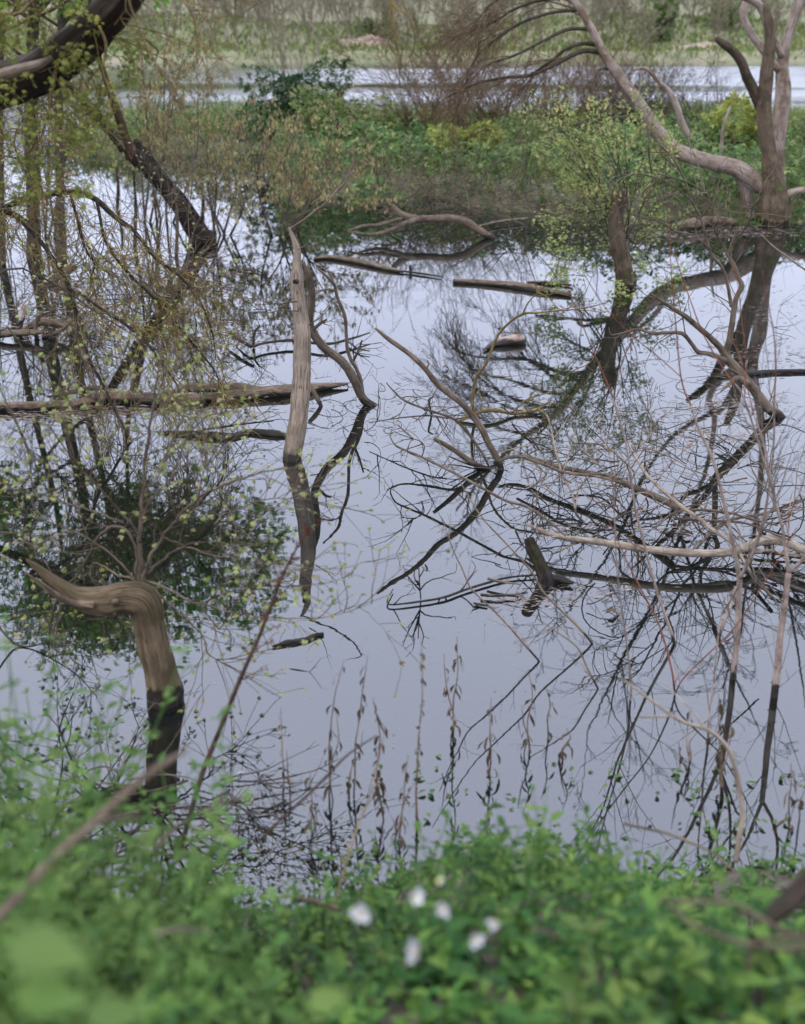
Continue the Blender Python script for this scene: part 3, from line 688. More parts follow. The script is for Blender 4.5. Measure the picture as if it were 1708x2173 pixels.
# ------------------------------------------------------------------ left trees
def crown(tr, starts, P, leafn, size, mat, tmat, seed, rmin=.006, spread=.12):
    global rng
    rng = random.Random(seed); segs = []
    for p, d, L, r in starts: grow(segs, np.array(p, float), unit(np.array(d, float)), L, r, 0, P)
    mb = MB(); seg_tubes(mb, [(p, np.maximum(r, rmin), l) for p, r, l in segs], (6, 5, 4, 3, 3)); mb.build('crown_branches', tmat, tr)
    pos, ax = twig_leaves(segs, leafn, (P['max'],), spread)
    mb = MB(); mb.leaves(COMP, pos, ax, nrs.normal(0, .6, pos.shape) + [0, 0, 1], nrs.uniform(.6, 1.3, len(pos)) * size); mb.build('crown_leaves', mat, tr, kind='stuff')
PC = dict(max=3, kids=[7, 5, 4], ratio=.6, ang=42, wob=.10, trop=[.02, -.01, -.04, -.05], n=[8, 6, 5, 4], tip=.35, t0=.15)

b2 = atz(436, 516); Y2 = b2[1]
t2 = thing('leaning_trunk_tree', 'dark split trunk leaning left from the water with a reddish upper fork', 'tree', b2)
mb = MB()
mb.tubes([stroke([(440, 524, 44), (405, 478, 34), (372, 430, 30), (335, 385, 30), (300, 345, 34), (276, 322, 30)], Y2, Y2 - .4, n=34, sink=.3),
          stroke([(436, 510, 34), (415, 470, 28), (385, 425, 26), (350, 385, 26), (315, 340, 26), (292, 312, 22), (290, 296, 12)], Y2 + .25, Y2, n=30)], 12, .1)
mb.tubes([stroke([(455, 522, 12), (440, 505, 40), (418, 515, 30), (395, 528, 14)], Y2 - .1, Y2 - .1, n=12)], 10, .15)
mb.build('trunk', M['dark'], t2)
fork = stroke([(282, 335, 30), (270, 305, 24), (258, 268, 20), (244, 225, 18), (232, 190, 15), (222, 160, 13), (210, 122, 12), (198, 60, 10), (190, 0, 9), (170, -120, 8), (120, -260, 5)], Y2 - .4, Y2 - .8, n=40)
mb = MB(); mb.tubes([fork], 10, .07); mb.build('rusty_fork', M['rust'], t2)
gf = stroke([(262, 318, 18), (240, 286, 22), (210, 250, 22), (172, 206, 19), (145, 184, 17), (112, 158, 12), (60, 130, 8), (-20, 60, 6)], Y2 - .5, Y2 - 1.6, n=34)
mb = MB(); mb.tubes([gf], 10, .09); mb.build('grey_fork', M['bark'], t2)
fp, _ = along(fork[0], .9)
crown(t2, [(fp, (-.2, .2, .8), 1.8, .05), (fp, (-.8, -.3, .6), 1.8, .05), (fp, (.8, .1, .3), 1.9, .05)], PC, 2, .10, M['crown'], M['dark'], 51)

for x, yb, w_, lab, sd, dx in ((72, 545, 29, 'thickest upright mossy trunk standing in water at the left edge', 61, -6), (132, 560, 18, 'slimmer straight trunk just right of the thick left edge trunk', 62, -8), (4, 560, 16, 'thin dark trunk cut by the left edge of the picture', 63, -5)):
    b = atz(x, yb); t = thing('flooded_tree', lab, 'tree', b, 'flooded trees at the left edge')
    L = stroke([(x, yb, w_ * 1.1), (x + dx * .4, yb - 130, w_), (x + dx, yb - 280, w_), (x + dx * .6, yb - 430, w_ * .9), (x, yb - 600, w_ * .8), (x - 10, yb - 740, w_ * .6)], b[1], b[1] + .5, n=40, sink=.3)
    mb = MB(); mb.tubes([L], 11, .07); mb.build('trunk', M['bark'], t)
    q = L[0][-1]; m_ = along(L[0], .72)[0]; rr_ = float(L[1][-1])
    m2 = along(L[0], .58)[0]
    crown(t, [(q, (.1, 0, 1), 1.2, rr_ * .7), (m_, (.8, -.2, .7), 1.9, rr_ * .6), (m_, (-.7, .1, .4), 1.8, rr_ * .6), (m_, (.5, .3, .8), 1.8, rr_ * .6), (q, (.2, -.7, .3), 1.6, rr_ * .6), (q, (.9, .1, .2), 2.2, rr_ * .7)], PC, 2, .10, M['crown'], M['bark'], sd)
    rng = random.Random(sd); segs = []
    twigs_on(segs, L, 30, .9, .006, dict(max=1, kids=[4], ratio=.6, ang=50, wob=.18, trop=[-.06, -.1], n=[7, 5], tip=.4), .15, .6)
    mb = MB(); seg_tubes(mb, segs, (4, 3)); mb.build('side_twigs', M['bark'], t, kind='stuff')
for x, y0, y1, lab in ((249, 440, 350, 'short thin stem standing left of the split leaning trunk'), (286, 525, 362, 'thin straight dark stem just behind the split leaning trunk'), (374, 545, 385, 'thin pale dead pole right beside the split leaning trunk'), (429, 470, 375, 'short black broken pole right of the split leaning trunk')):
    Yp = gy(y0)
    mb = MB(); l = stroke([(x, y0, 8), (x + 2, (y0 + y1) / 2, 7), (x - 3, y1, 5)], Yp, Yp, n=14, sink=.2); mb.tubes([l], 7, .08)
    segs = []; twigs_on(segs, l, 4, .4, .004, dict(max=0, kids=[], ratio=.5, ang=50, wob=.15, trop=[0], n=[6]), .3, 1)
    seg_tubes(mb, segs); o = mb.build('dead_pole', M['twig' if x == 374 else 'darktwig']); tag(o, lab, 'dead stem')

# big leaning trunk across the top left corner
t1 = thing('mossy_leaning_tree', 'thick black mossy trunk slanting across the top left corner', 'tree', atz(-330, 640))
L1 = stroke([(-330, 640, 150), (-310, 480, 130), (-230, 310, 116), (-120, 228, 106), (-20, 188, 98), (60, 165, 96), (125, 125, 88), (190, 70, 82), (250, 5, 74), (320, -80, 64), (430, -190, 52), (600, -300, 40), (760, -340, 30), (900, -360, 18)], 6.6, 5.2, n=80, sink=.3)
mb = MB(); mb.tubes([L1], 34, .12, groove=.14)
t1k = mb.build('trunk', M['dark'], t1)
mb = MB()
bare = stroke([(-120, 200, 40), (-40, 176, 34), (30, 152, 26), (80, 138, 20), (110, 122, 10)], 6.05 - .09, 5.95 - .09, n=20)
mb.tubes([bare], 9, .05); mb.build('bare_patch', M['stake'], t1k)
bL = [stroke([(-60, 92, 11), (3, 66, 10), (56, 42, 9), (98, 27, 8), (135, 6, 7), (190, -30, 5)], 5.95, 5.9, n=24),
      stroke([(120, -60, 9), (60, 10, 7), (30, 30, 6), (-30, 20, 5)], 5.7, 5.6, n=18),
      stroke([(210, 55, 7), (225, 95, 6), (218, 150, 5), (235, 200, 4), (228, 250, 3)], 5.8, 5.7, n=22),
      stroke([(120, 140, 9), (110, 190, 8), (104, 240, 6), (88, 290, 4), (92, 330, 3)], 5.9, 5.8, n=22),
      stroke([(270, -10, 6), (290, 50, 5), (318, 110, 4), (345, 160, 2.5)], 5.7, 5.6, n=20),
      stroke([(330, -60, 5), (395, 10, 4), (415, 60, 3), (400, 100, 2)], 5.65, 5.6, n=18)]
parts(bL, 'branch', M['lichen'], t1, 7, .1); mb = MB()
rng = random.Random(71); segs = []
PT = dict(max=2, kids=[4, 3], ratio=.6, ang=42, wob=.2, trop=[-.05, -.08, -.05], n=[8, 6, 4], tip=.4, t0=.15)
for l in bL: twigs_on(segs, l, 7, .28, .0028, PT, .2, 1)
twigs_on(segs, L1, 46, .42, .0033, PT, .28, .75)
seg_tubes(mb, [(p, np.maximum(r, .0012), l) for p, r, l in segs]); mb.build('twigs', M['lichen'], t1, kind='stuff')
pos, ax = twig_leaves([s_ for s_ in segs if s_[0][0][0] < -1.15], 3, (1, 2), .015)
mb = MB(); mb.leaves(COMP, pos, ax, nrs.normal(0, .5, pos.shape) + [0, 0, 1], nrs.uniform(.014, .03, len(pos))); mb.build('foliage', M['fresh'], t1, kind='stuff')
# twigs hanging from its overhanging limb at the top centre
hang = [stroke([(800, -345, 12), (826, -150, 9), (829, 0, 6), (837, 42, 5), (835, 73, 5), (823, 87, 4.5), (835, 109, 4), (843, 130, 3), (848, 150, 3), (864, 186, 2)], 5.25, 5.2, n=46),
        stroke([(829, 2, 5), (841, 17, 4), (866, 34, 4), (881, 78, 3.5), (874, 118, 3), (884, 136, 2.5), (905, 150, 1.5)], 5.22, 5.2, n=26),
        stroke([(835, 73, 4), (842, 100, 3), (850, 135, 3), (845, 160, 2), (835, 150, 1.5)], 5.22, 5.2, n=20),
        stroke([(832, 10, 4), (826, 45, 3), (824, 72, 2)], 5.23, 5.2, n=10)]
parts(hang, 'hanging_twig', M['lichen'], t1, 6, .1, False); mb = MB(); segs = []
for l in hang: twigs_on(segs, l, 9, .07, .0013, dict(max=1, kids=[2], ratio=.6, ang=55, wob=.15, trop=[-.03], n=[5, 4]), .5, 1)
hang2 = [stroke([(480, -250, 10), (496, -60, 6), (499, 10, 3), (500, 35, 2.5)], 5.5, 5.5, n=16), stroke([(497, 0, 2.5), (545, 5, 2.5), (520, 25, 2)], 5.5, 5.5, n=10)]
parts(hang2, 'hanging_twig', M['lichen'], t1, 5, .1, False)
seg_tubes(mb, segs); mb.build('twiglets', M['lichen'], t1, kind='stuff')
#crown(t1, [(along(L1[0], .85)[0], (-.2, .1, 1), 2.6, .08), (along(L1[0], .7)[0], (-.7, .2, .9), 2.6, .09), (along(L1[0], .62)[0], (-.9, -.1, .7), 2.4, .07)], PC, 3, .1, M['crown'], M['dark'], 72)
#PART3
# ------------------------------------------------------------------ catkin maples standing in the water left of centre
def catkin_tree(name, label, bx, by, targets, seed, catk=1.0, leafn=2, Yoff=0.0, group=None, nl=3, up=0.5):
    global rng
    b = atz(bx, by); Yb = b[1]; t = thing(name, label, 'young tree', b, group)
    rng = random.Random(seed); segs = []; mb = MB(); L = []
    P = dict(max=2, kids=[4, 2], ratio=.55, ang=38, wob=.10, trop=[.02, .01, .0], n=[10, 7, 5], tip=.3, t0=.2)
    for (x, y) in targets:
        e = np.array(at(x, y, Yb + rng.uniform(-1.2, 1.0))); s0 = np.array(b) + [rng.gauss(0, .12), rng.gauss(0, .12), -.1]
        mid = (s0 + e) / 2 + np.array([rng.gauss(0, .12), 0, up * rng.uniform(.1, .5)])
        A = catmull(np.array([s0, mid, e]), 16); r = np.linspace(.022, .005, 16); L.append((A, r))
        twigs_on(segs, (A, r), 10, .75, .0055, P, .25, 1.0)
    parts(L, 'stem', M['branch'], t, 6, .06, False)
    mb = MB(); seg_tubes(mb, [(p, np.maximum(r, .0028), l) for p, r, l in segs]); mb.build('twigs', M['branch'], t, kind='stuff')
    pos, ax = twig_leaves(segs, nl, (1, 2), .02)
    k = nrs.rand(len(pos)) < .55 * catk
    mb = MB(); mb.leaves(CATKIN, pos[k], nrs.normal(0, .15, (k.sum(), 3)) + [0, 0, -1], nrs.normal(0, 1, (k.sum(), 3)), nrs.uniform(.04, .085, k.sum())); mb.build('catkins', M['catkin'], t, kind='stuff')
    k2 = nrs.rand(len(pos)) < .35 * leafn
    mb = MB(); mb.leaves(COMP, pos[k2], ax[k2], nrs.normal(0, .5, (k2.sum(), 3)) + [0, 0, 1], nrs.uniform(.018, .035, k2.sum())); mb.build('foliage', M['maple'], t, kind='stuff')
catkin_tree('catkin_maple', 'leaning young maple hung with tan catkins left of the island tip', 600, 500, [(560, 300), (640, 290), (700, 330), (620, 380), (540, 350), (740, 390), (670, 400)], 81, 1.3, 1)
catkin_tree('catkin_maple', 'young maple with pinkish catkins right of the split leaning trunk', 470, 500, [(400, 250), (440, 300), (500, 330), (380, 330), (520, 420), (450, 400)], 82, 1.0, 2)
catkin_tree('catkin_maple', 'tall thin maple with pink catkins behind the reddish fork', 330, 470, [(300, 90), (350, 130), (390, 110), (270, 200), (420, 190), (330, 230), (360, 30)], 83, 1.1, 1)
catkin_tree('catkin_maple', 'leafy young maple with few catkins at the upper left edge', 110, 505, [(30, 60), (90, 30), (150, 90), (60, 130), (190, 60), (10, 160), (120, 250)], 84, .4, 3)

# ------------------------------------------------------------------ drooping lichen branches, left
P = dict(max=2, kids=[5, 3], ratio=.6, ang=45, wob=.2, trop=[-.05, -.08, -.04], n=[9, 6, 5], tip=.4, t0=.1)
WS = .68
t = thing('drooping_tree', 'arching lichen covered branches drooping in from the left edge', 'tree', atz(-260, 800))
Yd = gy(800)
dl = [stroke([(-260, 800, 60), (-250, 640, 52), (-180, 520, 40), (-80, 465, 26), (0, 445, 20), (50, 423, 19), (105, 412, 19), (165, 408, 18), (205, 424, 17), (245, 462, 16), (285, 490, 13), (330, 548, 11), (378, 583, 9), (420, 632, 8), (448, 697, 6), (458, 760, 3)], Yd, 10.0, n=70, sink=.3),
      stroke([(-90, 470, 18), (0, 450, 15), (40, 465, 14), (82, 508, 13), (110, 545, 12), (135, 585, 12), (145, 612, 12), (158, 650, 12), (163, 690, 11), (172, 722, 11), (190, 765, 10), (215, 810, 10), (240, 862, 9), (270, 920, 8), (300, 968, 7), (335, 1010, 4)], 10.9, 9.3, n=66),
      stroke([(142, 612, 10), (168, 622, 10), (196, 643, 9), (252, 679, 9), (308, 724, 8), (336, 762, 7), (375, 816, 5), (380, 850, 3)], 10.2, 9.4, n=40),
      stroke([(150, 415, 10), (160, 450, 9), (172, 500, 9), (185, 535, 8), (200, 560, 7), (190, 600, 4)], 10.6, 10.3, n=26),
      stroke([(205, 424, 11), (212, 460, 10), (220, 500, 10), (238, 536, 10), (280, 588, 9), (322, 628, 8), (364, 675, 8), (420, 742, 7), (459, 793, 5), (466, 840, 3)], 10.5, 9.8, n=46),
      stroke([(0, 448, 12), (-30, 436, 12), (30, 452, 9), (60, 470, 4)], 10.7, 10.5, n=12),
      stroke([(0, 330, 5), (40, 340, 5), (80, 385, 4), (60, 440, 3)], 10.8, 10.4, n=16),
      stroke([(60, 380, 5), (30, 300, 4), (60, 240, 4), (100, 220, 3)], 10.9, 10.6, n=16)]
parts(dl, 'branch', M['dark'], t, 9, .11)
rng = random.Random(91); segs = []
for i, l in enumerate(dl): twigs_on(segs, l, (58, 30, 26, 18, 32, 8, 14, 14)[i], .58, .0048, P, .25 if i == 0 else .1, 1.0, (.1, 0, -.25))
mb = MB(); seg_tubes(mb, [(p, np.maximum(r, .0022), l) for p, r, l in segs], (5, 4, 3)); mb.build('twigs', M['lichen'], t, kind='stuff')
pos, ax = twig_leaves(segs, 1, (2,), .02); k = nrs.rand(len(pos)) < .35
mb = MB(); mb.leaves(COMP, pos[k], ax[k], nrs.normal(0, .5, (k.sum(), 3)) + [0, 0, 1], nrs.uniform(.022, .04, k.sum())); mb.build('foliage', M['maple'], t, kind='stuff')

WS = 1.0
# ------------------------------------------------------------------ floating and half sunk logs
def log(name, label, strokes, mat, cat='log', k=12, rough=.1, twigs=0, tl=.3):
    P = dict(max=1, kids=[2], ratio=.5, ang=50, wob=.15, trop=[.0], n=[6, 4], tip=.4)
    b = strokes[0][0][0]
    if len(strokes) == 1 and not twigs:
        mb = MB(); mb.tubes(strokes, 26 if k >= 12 else k, rough, groove=.12 if k >= 12 else 0.0); return tag(mb.build(name, mat), label, cat)
    t = thing(name, label, cat, tuple(b)); 
    for i, s_ in enumerate(strokes):
        mb = MB(); mb.tubes([s_], 26 if (i == 0 and k >= 12) else k if i == 0 else max(6, k - 3), rough, groove=.10 if k >= 12 else 0.0); mb.build('stem' if i == 0 else 'branch', mat, t)
    if twigs:
        segs = []
        for s_ in strokes: twigs_on(segs, s_, twigs, tl, .0045, P, .1, 1)
        for p, r, l in segs: p[:, 2] = np.maximum(p[:, 2], -.02)
        mb = MB(); seg_tubes(mb, [(p, np.maximum(r, .0016), l) for p, r, l in segs]); mb.build('twigs', mat, t, kind='stuff')
    return t
rng = random.Random(101)
log('floating_log', 'long driftwood log lying across the left water behind the stake', [
    stroke([(-60, 868, 16), (0, 864, 19), (80, 862, 20), (150, 858, 20), (200, 850, 24), (230, 842, 34), (262, 846, 32), (300, 846, 26), (370, 848, 24), (440, 844, 22), (520, 838, 24), (580, 832, 30), (640, 826, 26), (690, 820, 16), (738, 814, 5)], z=.03, n=90),
    stroke([(362, 836, 8), (395, 824, 20), (450, 822, 22), (510, 822, 20), (560, 828, 14), (600, 832, 8)], z=.05, n=36),
    stroke([(100, 842, 5), (150, 832, 12), (190, 824, 12), (230, 824, 6)], z=.05, n=20),
    stroke([(205, 842, 16), (195, 838, 14), (185, 842, 4)], z=.08, n=8)], M['log'], twigs=5)
log('floating_log', 'dark rotten log half sunk just left of the stake base', [
    stroke([(345, 918, 8), (400, 922, 18), (440, 926, 22), (490, 928, 17), (530, 918, 17), (580, 922, 20), (612, 926, 10)], z=.005, n=46),
    stroke([(430, 912, 3), (480, 905, 5), (530, 898, 4), (580, 893, 3)], z=.05, n=16)], M['dark'], twigs=3)
log('floating_log', 'brown log floating left of centre below the curved branch', [
    stroke([(667, 549, 7), (700, 547, 12), (760, 556, 15), (820, 570, 12), (856, 577, 4)], z=.02, n=30)], M['log'])
log('floating_log', 'straight tan log floating right of centre with a thin one behind', [
    stroke([(962, 597, 10), (1020, 600, 14), (1085, 606, 17), (1150, 616, 18), (1211, 626, 8)], z=.02, n=36)], M['log'])
log('floating_log', 'thin slat of wood floating behind the straight tan log', [stroke([(1118, 599, 5), (1165, 600, 8), (1213, 605, 4)], z=.02, n=16)], M['log'])
log('floating_stick', 'thin stick with a stub floating beside the brown log', [stroke([(845, 574, 3), (890, 580, 5), (937, 587, 2)], z=.02, n=16), stroke([(871, 577, 7), (871, 562, 7)], gy(577), n=6)], M['branch'], 'stick')
log('driftwood_chunk', 'wedge shaped driftwood chunk floating in the open water', [stroke([(1026, 742, 3), (1050, 730, 16), (1078, 726, 26), (1102, 724, 30), (1107, 722, 22)], z=.02, n=22)], M['pale'], 'driftwood', rough=.15)
log('driftwood_stub', 'pale stub poking up among the left debris', [stroke([(40, 690, 14), (48, 668, 14), (52, 646, 12)], gy(690), n=10)], M['pale'], 'driftwood')
log('driftwood_limb', 'pale broken limb leaning in the left debris behind the hanging branches', [stroke([(95, 605, 14), (125, 585, 18), (160, 564, 14)], gy(605), gy(605) + .3, n=14)], M['log'], 'driftwood')
log('driftwood_limb', 'bent brown branch lying on debris at left edge', [stroke([(40, 712, 12), (65, 692, 15), (95, 682, 16), (130, 690, 13), (165, 704, 8)], gy(716), gy(716), n=24),
    stroke([(-20, 716, 12), (20, 708, 14), (60, 706, 14), (90, 704, 8)], gy(722), gy(722), n=18), stroke([(78, 720, 10), (75, 690, 9), (86, 668, 8)], gy(720), n=12),
    stroke([(90, 718, 8), (130, 700, 8), (165, 672, 6), (185, 660, 3)], gy(718), gy(718), n=16)], M['branch'], 'driftwood', twigs=3)
log('floating_stick', 'flat dark strip of bark floating left below centre', [stroke([(578, 1372, 4), (610, 1364, 11), (645, 1358, 11), (664, 1350, 10), (686, 1345, 7)], z=.008, n=24)], M['dark'], 'bark', rough=.2)
cl = log('curved_branch', 'smooth curved branch arching out of the water near the island', [
    stroke([(1050, 508, 10), (1035, 500, 15), (1010, 484, 16), (985, 470, 17), (955, 463, 16), (915, 464, 15), (880, 464, 15), (855, 457, 14), (842, 447, 12), (832, 436, 8)], gy(506), gy(506) + .1, n=50, sink=.2),
    stroke([(890, 465, 13), (860, 474, 11), (835, 486, 10), (800, 497, 8), (770, 496, 5), (740, 492, 3)], gy(506), gy(506) - .5, n=28),
    stroke([(862, 461, 8), (830, 470, 8), (800, 478, 8), (770, 480, 8), (737, 491, 4)], gy(506) + .1, gy(506) - .3, n=28)], M['branch'], 'branch', twigs=4)
log('fallen_pole', 'thin grey pole lying along the island waterline', [stroke([(1005, 482, 3), (1060, 470, 5), (1120, 463, 4)], z=.06, n=14)], M['palebranch'], 'pole')
log('shore_log', 'weathered log stranded on mud below the big right tree', [stroke([(1430, 480, 10), (1470, 474, 22), (1510, 468, 20), (1560, 470, 12)], z=.1, n=22)], M['log'])

# ------------------------------------------------------------------ the stake and the bent stem beside it
sb = atz(622, 974)
t = thing('dead_stake', 'bare weathered pole standing upright in the water left of centre', 'dead tree', sb)
WS = .93
S = stroke([(619, 978, 44), (624, 940, 44), (634, 880, 42), (639, 820, 41), (641, 760, 40), (642, 715, 39), (638, 670, 34), (632, 625, 31), (629, 596, 31), (629, 572, 24), (630, 545, 18), (630, 528, 15), (622, 505, 11), (613, 483, 6)], sb[1], 9.7, n=110, sink=.3)
mb = MB(); mb.tubes([S], 44, .06, groove=.09)
pole = mb.build('pole', M['stake'], t)
mb = MB(); mb.tubes([stroke([(629, 597, 13), (625, 598, 10)], 9.43, 9.30, n=5)], 9, .1); mb.build('knot', M['dark'], pole)
tw = stroke([(614, 486, 5), (640, 470, 5), (662, 453, 6), (690, 432, 5), (712, 408, 5), (733, 385, 4.5), (744, 360, 4), (753, 338, 4), (748, 325, 3.5), (735, 318, 3), (720, 312, 2)], 9.7, 10.0, n=40)
mb = MB(); mb.tubes([tw], 7, .1, cap=False); segs = []; rng = random.Random(5)
twigs_on(segs, tw, 8, .09, .002, dict(max=0, kids=[], ratio=.5, ang=50, wob=.1, trop=[0], n=[5]), .2, 1)
seg_tubes(mb, segs); mb.build('top_twig', M['branch'], t)
segs = []
for (x, y, dx, dy, l) in ((620, 530, 1, .5, .3), (655, 690, 1, .5, .22), (610, 660, -1, .2, .25), (600, 640, -1, -.2, .3), (655, 895, .5, -.1, .2)):
    p = np.array(at(x if x > 630 else 632, y, 9.3)); grow(segs, p, unit(np.array([dx, -.2, dy])), l, .005, 0, dict(max=1, kids=[2], ratio=.6, ang=50, wob=.15, trop=[0, 0], n=[6, 4], tip=.4))
mb = MB(); seg_tubes(mb, segs); mb.build('side_twigs', M['twig'], t, kind='stuff')

YB2 = gy(858)
t = log('bent_dead_stem', 'grey S shaped dead stem rising from the water right of the stake', [
    stroke([(812, 868, 8), (792, 862, 20), (772, 848, 20), (752, 808, 20), (728, 770, 20), (688, 738, 20), (664, 705, 19), (657, 680, 18), (661, 640, 17), (660, 610, 17), (652, 580, 15), (642, 558, 10)], YB2, YB2 - .3, n=60),
    stroke([(772, 850, 9), (765, 806, 9), (755, 780, 8), (745, 764, 9), (737, 740, 8), (735, 710, 8), (731, 668, 8), (716, 632, 8), (710, 606, 7), (695, 588, 6), (672, 568, 4)], YB2, YB2 - .2, n=50),
    stroke([(748, 770, 6), (760, 745, 6), (768, 722, 4)], YB2, YB2 - .1, n=10),
    stroke([(714, 618, 5), (690, 614, 5), (660, 628, 4), (640, 640, 2)], YB2 - .1, YB2 - .2, n=14),
    stroke([(664, 700, 8), (680, 686, 7), (694, 678, 5)], YB2 - .2, YB2 - .2, n=8)], M['branch'], 'dead tree', k=12, rough=.06, twigs=4, tl=.2)
log('floating_branch', 'slim branch with side twigs floating behind the stake', [
    stroke([(500, 712, 3), (530, 735, 7), (560, 728, 6), (620, 722, 7), (690, 730, 7), (740, 720, 6), (785, 706, 3)], z=.06, n=36), stroke([(535, 735, 7), (510, 722, 9), (485, 705, 7)], z=.1, n=10),
    stroke([(538, 733, 5), (540, 705, 5), (552, 690, 3)], gy(736), n=10), stroke([(735, 722, 4), (760, 740, 4), (785, 745, 2)], z=.03, n=10)], M['darktwig'], 'branch', k=8, twigs=4)
log('leaning_stick', 'short pale stick leaning against the stake above the long log', [stroke([(680, 860, 9), (668, 835, 11), (655, 815, 10)], gy(862), gy(862) + .1, n=10, sink=.1)], M['branch'], 'stick')

# ------------------------------------------------------------------ centre stick and the brush pile
def stick(name, label, strokes, mat, cat='stick', **kw): return log(name, label, strokes, mat, cat, **kw)
WS = .68; rng = random.Random(111); Yc = gy(996)
stick('slanting_stick', 'long slanting stick jutting up left from the centre of the brush pile', [
    stroke([(1062, 992, 20), (1052, 968, 20), (1036, 940, 21), (1022, 910, 21), (1001, 880, 20), (975, 852, 19), (931, 818, 18), (898, 778, 17), (862, 746, 15), (825, 720, 14), (796, 696, 8)], Yc, Yc + .08, n=64, sink=.3),
    stroke([(905, 782, 6), (910, 772, 5), (907, 764, 3)], Yc, n=6)], M['branch'], k=14, rough=.06)
stick('slanting_stick', 'short cut stick beside the foot of the long slanting stick', [
    stroke([(1040, 1000, 17), (1016, 990, 17), (995, 977, 17), (957, 951, 16), (921, 931, 11)], Yc + .02, Yc - .15, n=30, sink=.2), stroke([(1020, 992, 7), (990, 984, 6), (952, 968, 5)], Yc, Yc - .1, n=12), stroke([(1020, 998, 5), (985, 990, 5), (950, 985, 3)], Yc, Yc - .1, n=12)], M['branch'], k=12, rough=.07)
Ym = gy(895)
stick('mossy_branch', 'mossy forked branch rising right behind the slanting stick', [
    stroke([(970, 896, 12), (995, 884, 13), (1023, 873, 13), (1055, 871, 12), (1087, 877, 12), (1115, 874, 11), (1142, 868, 11), (1171, 848, 5)], Ym, Ym + .3, n=36, sink=.2),
    stroke([(1006, 878, 9), (1003, 850, 9), (1009, 806, 9), (1034, 766, 9), (1054, 716, 8), (1079, 686, 8), (1109, 666, 7), (1135, 664, 6), (1164, 661, 5), (1239, 654, 4), (1300, 638, 2)], Ym + .05, Ym - .2, n=56),
    stroke([(1109, 666, 5), (1124, 638, 4), (1165, 600, 3), (1200, 570, 2)], Ym - .1, Ym - .2, n=20),
    stroke([(1087, 875, 6), (1115, 850, 5), (1140, 840, 4), (1175, 828, 3), (1210, 790, 2)], Ym + .1, Ym, n=20),
    stroke([(1142, 868, 6), (1160, 885, 5), (1165, 905, 4), (1168, 930, 3)], Ym, Ym, n=12)], M['lichen'], k=8, rough=.08, twigs=6, tl=.4)
stick('dark_hook_twig', 'small dark hooked twig poking up above the slanting stick foot', [stroke([(916, 882, 6), (912, 862, 7), (910, 848, 6), (920, 842, 4)], gy(882), n=12)], M['darktwig'])
WS = .58
stick('pale_log', 'smooth pale log lying above the water across the right brush pile', [
    stroke([(1118, 1112, 8), (1140, 1122, 15), (1165, 1132, 18), (1199, 1142, 21), (1230, 1145, 23), (1300, 1154, 26), (1370, 1165, 28), (1454, 1173, 30), (1538, 1173, 30), (1580, 1162, 32), (1622, 1146, 34), (1665, 1150, 34), (1710, 1168, 34), (1790, 1190, 34)], z=.115, n=90),
    stroke([(1200, 1142, 12), (1185, 1138, 12), (1170, 1140, 5)], z=.13, n=8),
    stroke([(1560, 1172, 18), (1620, 1170, 20), (1680, 1178, 20), (1760, 1195, 18)], z=.06, n=26),
    stroke([(1215, 1155, 8), (1190, 1168, 8), (1172, 1176, 5)], 7.15, 7.1, n=8)], M['palebranch'], 'log', k=14, rough=.04)
WS = .75
stick('brush_branch', 'longest curved branch sweeping through the top of the brush pile', [
    stroke([(1060, 978, 6), (1080, 970, 9), (1119, 970, 11), (1167, 986, 13), (1231, 1000, 15), (1295, 1014, 16), (1340, 1032, 18), (1390, 1054, 20), (1432, 1074, 22), (1440, 1082, 14)], z=(.1, .2), n=50), 
    stroke([(1100, 968, 7), (1150, 984, 9), (1200, 1003, 9), (1260, 1010, 8), (1320, 1024, 8)], z=(.16, .22), n=30), stroke([(1215, 940, 5), (1280, 945, 6), (1320, 975, 6), (1345, 1000, 5)], z=(.2, .2), n=24)], M['branch'], 'branch', k=10, rough=.08, twigs=10, tl=.45)
stick('brush_branch', 'slanting branch crossing the brush pile toward the pale log', [
    stroke([(1335, 945, 6), (1352, 975, 8), (1375, 1010, 9), (1420, 1053, 11), (1454, 1081, 12), (1482, 1100, 12), (1510, 1123, 12), (1552, 1151, 12), (1580, 1193, 11), (1605, 1240, 9)], z=(.45, .02), n=50),
    stroke([(1340, 965, 4), (1375, 930, 4), (1392, 905, 3)], 8.2, 8.2, n=10)], M['palebranch'], 'branch', k=9, rough=.08, twigs=9, tl=.4)
stick('brush_branch', 'long thin branch arching low from open water into the brush pile', [
    stroke([(832, 912, 3), (828, 925, 4), (838, 944, 5), (857, 954, 6), (895, 970, 7), (943, 993, 8), (991, 1018, 8), (1033, 1041, 8), (1075, 1063, 8), (1119, 1076, 8), (1167, 1108, 7), (1199, 1137, 5)], z=(.22, .18), n=60),
    stroke([(895, 970, 4), (900, 945, 3), (880, 932, 3), (850, 934, 2)], 8.6, 8.6, n=14)], M['branch'], 'branch', k=7, rough=.08, twigs=7, tl=.3)
stick('brush_branch', 'thin branch curving from upper left down to the stick foot', [
    stroke([(820, 812, 3), (828, 822, 4), (857, 849, 6), (911, 871, 7), (959, 887, 8), (988, 913, 8), (1007, 938, 8), (1025, 965, 7), (1038, 992, 6)], 9.6, Yc, n=46),
    stroke([(783, 897, 3), (847, 887, 4), (911, 882, 5), (950, 888, 5)], 9.6, 9.3, n=22)], M['twig'], 'branch', k=7, rough=.08, twigs=9, tl=.35)
